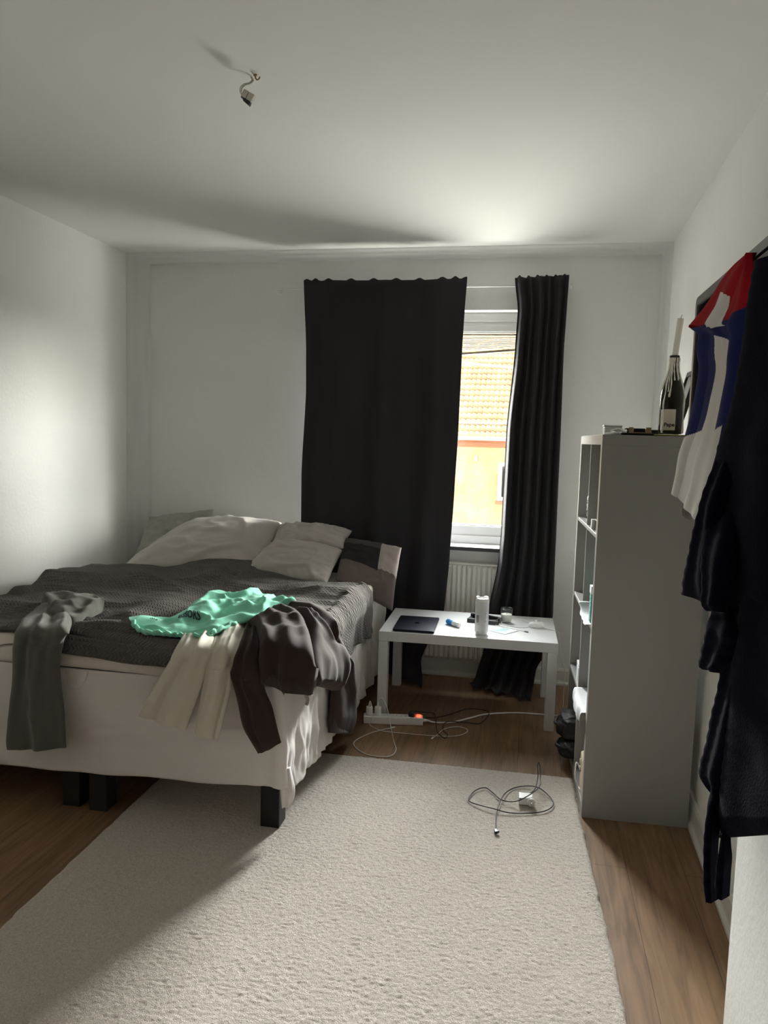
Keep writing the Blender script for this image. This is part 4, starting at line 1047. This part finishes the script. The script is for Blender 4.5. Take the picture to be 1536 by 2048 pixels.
bm = nb(); tube(bm, [(-.066, 2.668, q), (-.071, 2.782, q + .002), (-.055, 2.907, q + .008), (-.025, 3.002, q), (.025, 3.047, q), (.086, 3.039, q + .006), (.134, 2.977, q), (.145, 2.917, q), (.117, 2.861, q), (.066, 2.828, q), (-.019, 2.807, q), (-.086, 2.813, q + .006), (-.165, 2.85, q), (-.184, 2.883, q), (-.164, 2.958, q), (-.126, 2.994, q), (-.093, 2.958, q), (-.055, 2.899, q + .003), (-.002, 2.880, q + .012), (.050, 2.905, .055), (.090, 2.985, .058), (.094, 3.04, .066), (.091, 3.10, .092), (.086, 3.117, .102), (.082, 3.10, .093), (.084, 3.05, .066), (.072, 2.985, .045), (.048, 2.952, .036), (.040, 2.94, .034)], .0022, 8, 260); link('wire', bm, M_dark_rubber, rk)
bm = nb(); box(bm, -.006, .006, -.012, .012, -.004, .004, .002, 2, T(-.066, 2.655, q, .2)); box(bm, -.009, .009, -.003, .003, -.004, .005, .001, 1, T(-.062, 2.648, q + .001, .6)); link('plug', bm, M_black_plastic, rk, False)
# ------------------------------------------------------------------ shelf unit against the right wall
SXo, SYo, SA = .2505, 2.883, .0382
MS = T(SXo, SYo, 0, SA)
def S(a, b, z): return MS @ Vector((a, b, z))
su = thing('shelf_unit', 'tall pale grey open cube shelf unit standing against the right wall', 'shelf', tuple(S(.195, .385, 0)))
HT, WD, DP, th, ti = 1.47, .77, .39, .038, .016
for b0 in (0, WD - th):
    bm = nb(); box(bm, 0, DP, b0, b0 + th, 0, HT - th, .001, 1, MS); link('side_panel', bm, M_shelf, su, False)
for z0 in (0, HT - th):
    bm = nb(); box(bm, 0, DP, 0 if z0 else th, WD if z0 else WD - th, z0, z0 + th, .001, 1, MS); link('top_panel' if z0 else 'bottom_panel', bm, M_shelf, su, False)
ih = (HT - 2 * th - 3 * ti) / 4
zs = [th + k * (ih + ti) for k in range(4)]
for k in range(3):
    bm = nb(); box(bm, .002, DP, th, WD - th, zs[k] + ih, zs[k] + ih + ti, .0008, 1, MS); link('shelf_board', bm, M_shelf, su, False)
mid = (WD - ti) / 2
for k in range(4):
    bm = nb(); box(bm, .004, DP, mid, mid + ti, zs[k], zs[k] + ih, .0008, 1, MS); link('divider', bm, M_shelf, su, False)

# things inside the shelf
def on_shelf(a, b, k): return S(a, b, zs[k])
p = on_shelf(.035, .520, 3); o = thing('spray_bottle', 'black and white patterned bottle on the top shelf, far compartment', 'bottle', tuple(p))
bm = nb(); lathe(bm, [(.018, 0), (.020, .003), (.020, .105), (.016, .115), (.010, .120)], 24, T(*p)); link('bottle_body', bm, M_white_plastic, o)
bm = nb()
for i in range(22):
    a = 2.2 + 2.6 * random.random(); z = .012 + .085 * random.random(); c, s = math.cos(a), math.sin(a)
    for q in range(1): box(bm, -.001, .0012, -.004, .004, -.004, .005, 0, 1, T(p.x + .0198 * c, p.y + .0198 * s, p.z + z, a, .6))
link('printed_pattern', bm, M_black_plastic, o, False)
bm = nb(); lathe(bm, [(.010, .120), (.010, .130), (.006, .133), (.006, .145), (.011, .147), (.011, .157), (.003, .158)], 18, T(*p)); link('pump_cap', bm, M_white_plastic, o)
p = on_shelf(.014, .17, 3); o = thing('small_box', 'small black box with a white end on the top shelf, near compartment', 'box', tuple(p))
bm = nb(); box(bm, .0, .06, -.075, .03, 0, .042, .003, 2, T(*p, SA)); link('box_body', bm, M_black_plastic, o, False)
bm = nb(); box(bm, -.012, .03, .031, .062, 0, .040, .002, 2, T(*p, SA)); link('box_end', bm, M_white_plastic, o, False)
p = on_shelf(.013, .095, 2); o = thing('book', 'green and white book standing in the second row of the shelf, near compartment', 'book', tuple(p))
bm = nb(); box(bm, -.012, .13, -.014, .030, .0, .115, .002, 2, T(*p, SA)); link('cover', bm, M_greenbook, o, False)
bm = nb(); box(bm, -.0135, .12, -.016, .032, .1155, .145, .001, 1, T(*p, SA)); link('white_top', bm, M_paper, o, False)
bm = nb()
for k in range(6): box(bm, -.0132, -.0118, -.008, .026, .012 + .017 * k, .016 + .017 * k, 0, 1, T(*p, SA))
link('spine_print', bm, M_teal, o, False)
# curling paper on the second row
def sheet(name, label, cat, a0, a1, b0, b1, k, sag, curl, seed, zoff=.001):
    P = []
    for i in range(40):
        u = i / 39; col = []
        for j in range(40):
            v = j / 39; a = a0 + (a1 - a0) * u; b = b0 + (b1 - b0) * v
            z = zoff + .004 * abs(noise.noise(Vector((u * 3, v * 3, seed)))) + curl * max(0, v - .6) ** 2
            if a < 0:
                d = -a; ang = min(1.45, d / .035); z -= sag * d * math.sin(ang); a = -(.010 + d * (1 - .8 * min(1, d / .06)) * .6 + .010 * noise.noise(Vector((u * 2, v * 4, seed))))
            col.append(S(a, b, zs[k] + z))
        P.append(col)
    bm = nb(); gridmesh(bm, P, None, .0008)
    o = link(name, bm, M_paper, None, True, S((a0 + a1) / 2, (b0 + b1) / 2, zs[k])); return tag(o, label, cat)
sheet('paper_sheet', 'white paper sheet curling over the front edge of the second shelf row', 'paper', -.022, .16, .05, .32, 2, .2, .22, 3)
sheet('letter', 'white letters hanging over the front edge of the third shelf row', 'paper', -.058, .20, .06, .35, 1, 1.0, .05, 6, .003)
p = on_shelf(.02, .44, 2); o = thing('wristwatch', 'small black watch on the second shelf row, far compartment', 'watch', tuple(p))
bm = nb(); lathe(bm, [(.010, 0), (.013, .006), (.009, .014), (.012, .022), (.005, .028)], 16, T(*p)); link('watch_body', bm, M_black_plastic, o)
p = on_shelf(.03, .46, 1); o = thing('carton', 'white carton standing on the third shelf row, far compartment', 'box', tuple(p))
bm = nb(); box(bm, -.022, .05, -.055, .055, 0, .085, .002, 2, T(*p, SA)); link('carton_body', bm, M_white_lam, o, False)
bm = nb(); box(bm, -.0235, -.021, -.02, .03, .018, .068, 0, 1, T(*p, SA)); link('printed_panel', bm, M_card, o, False)
p = on_shelf(.06, .62, 1); o = thing('black_case', 'small black case behind the white carton on the third shelf row', 'case', tuple(p))
bm = nb(); box(bm, -.02, .04, -.05, .05, 0, .026, .008, 3, T(*p, SA)); link('case', bm, M_black_fabric, o)
# bags at the bottom
for nm, lab, c, r, sd in (('black_bag', 'upper black nylon bag bulging out of the bottom row of the shelf', (.0, .56, .158), (.060, .10, .055), 2), ('black_shoe', 'lower black shoe poking out of the bottom row under the nylon bag', (-.0, .50, .080), (.055, .09, .034), 5)):
    bm = nb(); bmesh.ops.create_icosphere(bm, subdivisions=5, radius=1)
    for v in bm.verts:
        n_ = v.co.copy(); d = 1 + .20 * fbm(n_ * 1.1 + Vector((sd, 0, 0)), 2) + .06 * max(0, ridge(n_ * 2 + Vector((0, sd, 0))) - .3)
        n_ = Vector([math.copysign(abs(k) ** .75, k) for k in n_])
        v.co = S(c[0] + n_.x * r[0] * d, c[1] + n_.y * r[1] * d, max(.0395, c[2] + n_.z * r[2] * d))
    r0 = thing(nm, lab, 'bag' if 'bag' in nm else 'shoe', tuple(S(c[0], c[1], .04)))
    link('bag_body' if 'bag' in nm else 'shoe_upper', bm, M_black_fabric, r0)
    bm = nb(); q = [S(c[0] - r[0] * .75, c[1] - .05, c[2] + r[2] * .2), S(c[0] - r[0] * 1.15, c[1], c[2] + r[2] * .05), S(c[0] - r[0] * .8, c[1] + .05, c[2] + r[2] * .3)]
    tube(bm, q, .008, 8, 14); link('strap' if 'bag' in nm else 'lace', bm, M_black_plastic, r0)
p = S(.052, .17, zs[0]); o = thing('wooden_box', 'beige box with round holes on the bottom row of the shelf, near compartment', 'box', tuple(p))
bm = nb(); slab(bm, rrect(-.045, .06, -.12, .03, .02), 0, .15, T(*p, SA), .003); link('box_body', bm, M_beige, o, False)
for z in (.085, .115):
    bm = nb(); lathe(bm, [(.011, 0), (.011, .003), (.008, .0035), (.007, .001), (.001, .001)], 18, T(*p, SA) @ T(-.0455, .0, z, 0, 0, -PI / 2)); link('hole_rim', bm, M_white_plastic, o)
o = thing('charging_cable', 'white cable looped beside the beige box at the bottom of the shelf', 'cable', tuple(S(0, .22, zs[0])))
bm = nb(); tube(bm, [S(.02, .26, zs[0] + .03), S(.005, .25, zs[0] + .07), S(-.005, .23, zs[0] + .075), S(-.008, .21, zs[0] + .03), S(.0, .19, zs[0] + .006), S(.01, .14, zs[0] + .005)], .003, 8, 40); link('cord', bm, M_white_plastic, o)

# ------------------------------------------------------------------ things on top of the shelf
Z = HT
bo = thing('wine_bottle', 'dark wine bottle with wax drips used as a candle holder on the shelf', 'bottle', (.503, 3.0, Z + .008))
BX, BY, BZ = .503, 3.0, Z + .009
bprof = [(.030, .001), (.040, 0), (.0425, .004), (.0425, .125), (.0415, .145), (.036, .175), (.027, .205), (.0185, .235), (.0155, .262), (.015, .275)]
bm = nb(); lathe(bm, bprof, 48, T(BX, BY, BZ)); link('bottle_glass', bm, M_bottle, bo)
bm = nb(); lathe(bm, [(.015, .272), (.0175, .274), (.0178, .289), (.0165, .291), (.0125, .291), (.012, .283)], 32, T(BX, BY, BZ)); link('bottle_lip', bm, M_capsule, bo)
def brad(z):
    for (r0, z0), (r1, z1) in zip(bprof[2:], bprof[3:]):
        if z <= z1: return r0 + (r1 - r0) * (z - z0) / (z1 - z0)
    return .0178
random.seed(11)
for k in range(20):
    a = 2 * PI * k / 20 + random.uniform(-.12, .12); z1 = random.uniform(.13, .21) if k % 6 else random.uniform(.0, .05)
    pts_ = []; z = .282; n_ = int((.282 - z1) / .008); rr = .0015 + random.random() * .0013
    if k % 6 == 0: z1 = .004; n_ = 36
    for i in range(n_ + 1):
        z = .282 + (z1 - .282) * i / n_; aa = a + .05 * math.sin(i * .5 + k); r = (.0172 if z > .272 else brad(max(z, .004))) + rr * .5
        pts_.append((BX + r * math.cos(aa), BY + r * math.sin(aa), BZ + z))
    bm = nb(); tube(bm, pts_, rr, 7, rf=lambda t: 1 + .25 * math.sin(t * 23) + (.7 if t > .94 else 0)); link('wax_drip', bm, M_wax, bo)
va = math.atan2(-BY, -BX) - .28
bm = nb(); P = [[Vector((BX + .0429 * math.cos(va + (u / 12 - .5) * 1.35), BY + .0429 * math.sin(va + (u / 12 - .5) * 1.35), BZ + .014 + .077 * v / 6)) for v in range(7)] for u in range(13)]
gridmesh(bm, P, None, .0004); link('bottle_label', bm, M_label, bo)
bm = text_bm('-Pape', .020, .0002, .0006)
for v in bm.verts:
    a = va + .10 + v.co.x / .043; v.co = Vector((BX + (.0433 + v.co.z) * math.cos(a), BY + (.0433 + v.co.z) * math.sin(a), BZ + .034 + v.co.y))
link('label_text', bm, M_black_plastic, bo, False, label='dark lettering on the label')
bm = nb()
for k in range(6):
    a = va - .36; r = .0432; z = BZ + .042 + .007 * k
    box(bm, -.0004, .0004, -.002, .002, -.0016, .0016, 0, 1, T(BX + r * math.cos(a), BY + r * math.sin(a), z, a))
link('label_mark', bm, M_redbrick, bo, False)
cn = thing('candle', 'tall ivory candle stuck leaning in the neck of the wine bottle', 'candle', (BX, BY, BZ + .28))
Mx = T(BX, BY, BZ + .284, 0, 0, .085)
bm = nb(); lathe(bm, [(.0105, 0), (.0112, .01), (.0118, .140), (.0108, .1425), (.004, .141)], 28, Mx); link('wax', bm, M_wax, cn)
bm = nb(); tube(bm, [Mx @ Vector((0, 0, .140)), Mx @ Vector((.0005, 0, .148)), Mx @ Vector((.004, 0, .156))], .0009, 6, 10); link('wick', bm, M_black_plastic, cn)
pl = thing('saucer', 'pale saucer with an olive rim under the wine bottle', 'saucer', (.52, 3.0, Z))
bm = nb(); lathe(bm, [(.05, 0), (.078, .002), (.080, .004), (.078, .0055), (.05, .0065), (.002, .0065)], 48, T(.515, 3.005, Z)); link('dish', bm, M_label, pl)
bm = nb(); rr = [(.515 + .080 * math.cos(2 * PI * k / 48), 3.005 + .080 * math.sin(2 * PI * k / 48), Z + .0048) for k in range(48)]; tube(bm, rr, .0022, 6, closed=True); link('rim', bm, M_yellow, pl)
tbk = thing('tablet', 'flat black tablet lying on top of the shelf in front of the wooden bracket', 'tablet', (.383, 2.97, Z))
bm = nb(); slab(bm, rrect(.317, .437, 2.915, 3.02, .008), Z + .0005, Z + .0085, Matrix()); link('tablet_body', bm, M_black_plastic, tbk, False)
bm = nb(); slab(bm, rrect(.324, .430, 2.922, 3.013, .004), Z + .0084, Z + .0090, Matrix(), .0001); link('screen', bm, M_screen, tbk, False)
wb = thing('wooden_bracket', 'beige wooden bracket holding a black case on top of the shelf', 'holder', (.41, 3.09, Z))
bm = nb(); box(bm, .365, .450, 3.075, 3.085, Z, Z + .014, .001); box(bm, .365, .382, 3.075, 3.10, Z + .012, Z + .034, .001); box(bm, .428, .448, 3.075, 3.10, Z + .012, Z + .034, .001); link('bracket', bm, M_gold, wb, False)
bm = nb(); box(bm, .352, .428, 3.089, 3.14, Z + .0, Z + .030, .003)
link('black_insert', bm, M_black_plastic, wb, False)
kc = thing('black_case', 'black case beside the wooden bracket at the foot of the wine bottle', 'case', (.465, 3.13, Z))
bm = nb(); box(bm, .434, .500, 3.105, 3.16, Z, Z + .026, .003); link('case', bm, M_black_plastic, kc, False)
wbx = thing('white_box', 'small white box at the front corner on top of the shelf', 'box', (.30, 3.12, Z))
bm = nb(); box(bm, .272, .338, 3.07, 3.14, Z, Z + .034, .003); link('box_body', bm, M_white_lam, wbx, False)
bm = nb(); box(bm, .270, .340, 3.068, 3.142, Z + .0345, Z + .040, .002); link('lid', bm, M_white_lam, wbx, False)
wc = thing('charging_cable', 'white cable bundled on top of the shelf by the white box', 'cable', (.335, 3.0, Z))
bm = nb(); tube(bm, [(.268, 2.98, Z + .004), (.29, 2.96, Z + .006), (.305, 3.0, Z + .01), (.295, 3.04, Z + .016), (.325, 3.045, Z + .024), (.345, 3.03, Z + .012), (.35, 3.05, Z + .02), (.33, 3.06, Z + .008), (.30, 3.055, Z + .006)], .0045, 8, 60); link('cord', bm, M_white_plastic, wc)
pf = thing('picture_frame', 'black photo frame leaning against the right wall behind the wine bottle', 'picture frame', (.57, 3.36, Z))
# leans back to the wall: bottom edge near the bottle, top edge toward the wall
Mf = Matrix.Translation((.555, 3.36, Z + .002)) @ Euler((0, .28, 0)).to_matrix().to_4x4() @ Euler((0, 0, -.0)).to_matrix().to_4x4()
bm = nb()
for y0, y1, z0, z1 in ((-.10, .10, 0, .022), (-.10, .10, .268, .29), (-.10, -.078, .022, .268), (.078, .10, .022, .268)): box(bm, 0, .022, y0, y1, z0, z1, .001, 1, Mf)
link('frame', bm, M_black_wood, pf, False)
bm = nb(); box(bm, .008, .012, -.078, .078, .022, .268, 0, 1, Mf); link('photo', bm, M_photo, pf, False)

# ------------------------------------------------------------------ wall screen with the flag and the robe
tv = thing('wall_screen', 'grey framed glossy black screen mounted on the right wall behind the flag and robe', 'television', (.485, 2.0, 1.59))
FX, Y0, Y1, ZA, ZB = .470, 1.38, 2.50, 1.215, 1.888
def TVM(y, z): return Vector((FX, y, z))
bm = nb()
out_ = rrect(Y0, Y1, ZA, ZB, .022, 8); inn = rrect(Y0 + .026, Y1 - .026, ZA + .026, ZB - .026, .010, 8)
vo = [bm.verts.new((FX + .004, y, z)) for y, z in out_]; vf = [bm.verts.new((FX, y + (.003 if y < 1.9 else -.003), z + (.003 if z < 1.5 else -.003))) for y, z in out_]
vi = [bm.verts.new((FX, y, z)) for y, z in inn]; vj = [bm.verts.new((FX + .006, y, z)) for y, z in inn]; vb = [bm.verts.new((FX + .024, y, z)) for y, z in out_]
n = len(out_)
for A, B in ((vb, vo), (vo, vf), (vf, vi), (vi, vj)):
    for i in range(n): bm.faces.new((A[i], A[(i + 1) % n], B[(i + 1) % n], B[i]))
bm.faces.new(vb); bmesh.ops.recalc_face_normals(bm, faces=bm.faces)
link('bezel', bm, M_bezel, tv, False)
bm = nb(); box(bm, FX + .005, FX + .008, Y0 + .024, Y1 - .024, ZA + .024, ZB - .024); link('screen', bm, M_screen, tv, False)
bm = nb(); box(bm, FX + .024, .500, 1.42, 1.70, 1.45, 1.65); link('wall_mount', bm, M_black_plastic, tv, False)

fl = thing('flag', 'red blue and white flag draped over the grey framed screen', 'flag', (.444, 1.95, 1.84))
def fm(u, v):
    w = v + .012 * math.sin(6 * u)
    band = False
    if .20 < w < .43 - .2 * u + .06: band = abs(u - (.44 + 1.1 * (w - .30))) < .13
    else: band = .34 + .10 * math.sin((w - .42) * 9) < u < .66 + .07 * math.sin((w - .5) * 7) and w > .47
    if w > .80 - .10 * u and u < .9: return 2
    if w < .41 - .21 * u: return 2 if band else 0
    return 2 if band else 1
bm = nb(); strip(bm, RAILS['FLAG_L'], RAILS['FLAG_R'], 130, 300, .006, .002, [(1.2, .010, .1, .25), (2.3, .007, .4, -.3)], .003, 6, 51, Vector((-1, -.4, 0)), mif=fm)
link('flag_cloth', bm, [M_red, M_fblue, M_fwhite], fl)
rb = thing('bathrobe', 'dark navy plush bathrobe hanging at the right edge, belt ends dangling', 'bathrobe', (.42, 1.6, 1.2))
OR = Vector((-1, -.35, 0)); RIB = (.031, .0016)
for nm, key, bu, sd, un in (('robe_body', 'RB', .030, 61, .006), ('sleeve', 'SL', .022, 64, .006), ('lapel', 'FR', .022, 67, .006), ('sleeve', 'FL', .018, 70, .006), ('front_panel', 'SK', .020, 73, .006), ('skirt', 'S2', .026, 76, .006)):
    bm = nb(); strip(bm, RAILS[key + '_L'], RAILS[key + '_R'], 40, 130, bu, un, [(1.1, .006, .2, .1)], .004, 7, sd, OR, rib=RIB)
    link(nm, bm, M_robe, rb)
for key in ('BELT1_C', 'BELT2_C'):
    c = RAILS[key]; w = .0105
    bm = nb(); strip(bm, [(x + .01, y + w, z) for x, y, z in c], [(x - .01, y - w, z) for x, y, z in c], 16, 70, .012, .010, (), .002, 9, 7, OR, rib=RIB)
    link('belt', bm, M_robe, rb)
bm = nb(); tube(bm, [(.435, 1.60, 1.80), (.44, 1.60, 1.89), (.455, 1.60, 1.905), (.475, 1.60, 1.90)], .006, 8, 20); link('hanging_loop', bm, M_robe, rb)
# ------------------------------------------------------------------ outside: the house across the street
FY = 27.0
hs = thing('house', 'yellow brick house with clay tile roof seen through the window gap', 'house', (-2, FY, -5))
EZ = 1.55
bm = nb(); box(bm, -14, 9, FY, FY + 9, -5, EZ); link('brick_wall', bm, M_brick, hs, False)
bm = nb()
for k in range(3): box(bm, -14.02, 9.02, FY - .02 - .02 * k, FY + .1, EZ - .33 + .10 * k, EZ - .25 + .10 * k)
link('brick_cornice', bm, M_redbrick, hs, False)
# pantile roof: rolling tiles in overlapping rows, built on the slope
bm = nb(); ang = math.radians(42); TW, TR_ = .185, .33; nr = 22; x0 = -14.2; nc = int(23.4 / TW); sub = 6
for r in range(nr):
    lower = []; upper = []; front = []
    for i in range(nc * sub + 1):
        x = x0 + i * TW / sub; ph = 2 * PI * i / sub
        w = .032 * math.sin(ph) + .012 * math.sin(2 * ph + .6)
        for lst, s, lift in ((lower, r * TR_, .045), (upper, (r + 1) * TR_, .0), (front, r * TR_, .012)):
            yy = FY - .35 + s * math.cos(ang) - math.sin(ang) * (w + lift); zz = EZ + .02 + s * math.sin(ang) + math.cos(ang) * (w + lift)
            lst.append(bm.verts.new((x, yy, zz)))
    for i in range(nc * sub):
        bm.faces.new((lower[i], lower[i + 1], upper[i + 1], upper[i])); bm.faces.new((front[i], front[i + 1], lower[i + 1], lower[i]))
link('tile_roof', bm, M_tile, hs)
bm = nb(); rise = nr * TR_ * math.sin(ang); run = nr * TR_ * math.cos(ang)
pb = [(FY - .25, EZ), (FY - .3 + run, EZ + rise - .05), (FY + 9, EZ)]
A = [bm.verts.new((-14.1, y, z)) for y, z in pb]; B = [bm.verts.new((9, y, z)) for y, z in pb]
bm.faces.new(A); bm.faces.new(B[::-1])
for i in range(3): bm.faces.new((A[i], B[i], B[(i + 1) % 3], A[(i + 1) % 3]))
link('roof_body', bm, M_tile, hs, False)
bm = nb(); tube(bm, [(-14.2, FY - .42, EZ - .02), (9.2, FY - .42, EZ - .02)], .07, 12); link('gutter', bm, M_zinc, hs)
bm = nb(); box(bm, -2.00, -1.90, FY - .06, FY + .02, .72, .92); link('vent', bm, M_zinc, hs, False)
for x in (-1.15, -5.8, 4.2):
    bm = nb(); frame_rect(bm, x, x + 1.1, -.65, .72, FY - .08, FY + .02, .14, .01); w_ = link('house_window', bm, M_winpaint, hs, False)
    bm = nb(); box(bm, x + .12, x + .98, FY - .04, FY - .02, -.55, .62); link('pane', bm, M_screen, w_, False)
    bm = nb(); box(bm, x - .06, x + 1.16, FY - .12, FY, -.76, -.66); link('sill', bm, M_redbrick, w_, False)
bm = nb(); tube(bm, [(-14, FY - .3, 2.02), (9, FY - .3, 2.10)], .03, 8)
for x in (-10, -2.0, 6): tube(bm, [(x, FY - .3, 2.04), (x, FY + .1, 2.0)], .02, 6)
link('snow_rail', bm, M_zinc, hs)
cb = thing('overhead_cable', 'dark cable strung across the street in front of the tiled roof', 'cable', (-.8, 12, 2.6))
bm = nb(); tube(bm, [(-9, 12, 3.55), (-5, 12, 3.03), (-1.16, 12, 2.66), (-.34, 12, 2.577), (3, 12, 2.3), (8, 12, 2.15)], .012, 8, 40); link('cable', bm, M_zinc, cb)

# ------------------------------------------------------------------ camera
F, YAW, PIT, ROL, HC = 1508.1, .1913, .097, .0283, 1.4324
cy, sy, cp, sp_ = math.cos(YAW), math.sin(YAW), math.cos(PIT), math.sin(PIT)
f = Vector((-sy * cp, cy * cp, -sp_)); r = Vector((cy, sy, 0)); u = r.cross(f)
r2 = r * math.cos(ROL) + u * math.sin(ROL); u2 = -r * math.sin(ROL) + u * math.cos(ROL)
cam = bpy.data.objects.new('camera', bpy.data.cameras.new('camera')); C.objects.link(cam)
M_ = Matrix((r2, u2, -f)).transposed().to_4x4(); M_.translation = Vector((0, 0, HC)); cam.matrix_world = M_
cam.data.sensor_fit = 'HORIZONTAL'; cam.data.sensor_width = 36; cam.data.lens = 36 * F / 1536; cam.data.clip_start = .02; cam.data.clip_end = 300
sc.camera = cam

# ------------------------------------------------------------------ daylight: a sky that glows over the roofs opposite the window
w = bpy.data.worlds.new('sky'); sc.world = w; w.use_nodes = True; nt = w.node_tree
for n in list(nt.nodes): nt.nodes.remove(n)
o = nt.nodes.new('ShaderNodeOutputWorld'); bg = nt.nodes.new('ShaderNodeBackground'); tc = nt.nodes.new('ShaderNodeTexCoord'); sx_ = nt.nodes.new('ShaderNodeSeparateXYZ')
nt.links.new(tc.outputs['Generated'], sx_.inputs[0])
def mrange(src, a, b, c, d):
    n = nt.nodes.new('ShaderNodeMapRange'); n.interpolation_type = 'SMOOTHSTEP'; n.inputs[1].default_value = a; n.inputs[2].default_value = b; n.inputs[3].default_value = c; n.inputs[4].default_value = d
    nt.links.new(src, n.inputs[0]); return n.outputs[0]
def mul(a, b):
    n = nt.nodes.new('ShaderNodeMath'); n.operation = 'MULTIPLY'
    for k, v in enumerate((a, b)):
        if isinstance(v, (int, float)): n.inputs[k].default_value = v
        else: nt.links.new(v, n.inputs[k])
    return n.outputs[0]
def add(a, b):
    n = nt.nodes.new('ShaderNodeMath'); n.operation = 'ADD'
    for k, v in enumerate((a, b)):
        if isinstance(v, (int, float)): n.inputs[k].default_value = v
        else: nt.links.new(v, n.inputs[k])
    return n.outputs[0]
ymask = mrange(sx_.outputs['Y'], .0, .30, 0, 1)
sX, sZ = sx_.outputs['X'], sx_.outputs['Z']
high = mul(mul(mul(mul(mrange(sZ, .16, .30, 0, 1), mrange(sZ, .42, .62, 1, .12)), mrange(sX, .12, .45, 1, .12)), mrange(sX, -.6, -.15, .2, 1)), SKY_GLOW)
low = mul(mul(mul(mrange(sZ, -.02, .05, 0, 1), mrange(sZ, .26, .40, 1, 0)), mrange(sX, -.25, .12, .12, 1)), mul(mrange(sX, .70, .92, 1, .21), SKY_LOW))
street = mul(mul(mrange(sZ, -.30, -.04, 1, 0), mrange(sZ, -.85, -.35, .35, 1)), mul(mrange(sX, -.6, -.15, .3, 1), SKY_BELOW))     # glow added below the horizon to light the ceiling; no street is modelled
glow = mul(ymask, add(add(high, low), street))
ramp = nt.nodes.new('ShaderNodeValToRGB'); nt.links.new(sx_.outputs['Z'], ramp.inputs['Fac'])
for e_, (p_, c_) in zip((ramp.color_ramp.elements[0], ramp.color_ramp.elements[1], ramp.color_ramp.elements.new(.34)), ((.12, (1, .95, .86, 1)), (.50, (.72, .86, 1, 1)), (.34, (1, .985, .97, 1)))):
    e_.position = p_; e_.color = c_
nt.links.new(ramp.outputs['Color'], bg.inputs['Color'])
nt.links.new(add(glow, SKY_BASE), bg.inputs['Strength']); nt.links.new(bg.outputs[0], o.inputs[0])
for k, (x0, x1, z0, z1) in enumerate(((-.48, -.09, .805, 1.5), (-.48, -.09, 1.5, 2.195), (-1.30, -.48, .805, 2.195), (-.09, .06, .805, 2.195))):
    l = bpy.data.lights.new('window_portal', 'AREA'); l.shape = 'RECTANGLE'; l.size = x1 - x0; l.size_y = z1 - z0; l.cycles.is_portal = True
    lo = bpy.data.objects.new('window_portal', l); C.objects.link(lo); lo.location = ((x0 + x1) / 2, 4.60, (z0 + z1) / 2); lo.rotation_euler = (-PI / 2, 0, 0)

sc.view_settings.view_transform = 'Standard'; sc.view_settings.look = 'None'; sc.view_settings.exposure = EXPO; sc.view_settings.gamma = 1; sc.view_settings.use_curve_mapping = False
sc.cycles.max_bounces = 12; sc.cycles.diffuse_bounces = 7; sc.cycles.glossy_bounces = 4; sc.cycles.transparent_max_bounces = 12
sc.cycles.caustics_reflective = False; sc.cycles.caustics_refractive = False
sc.cycles.sample_clamp_indirect = 12
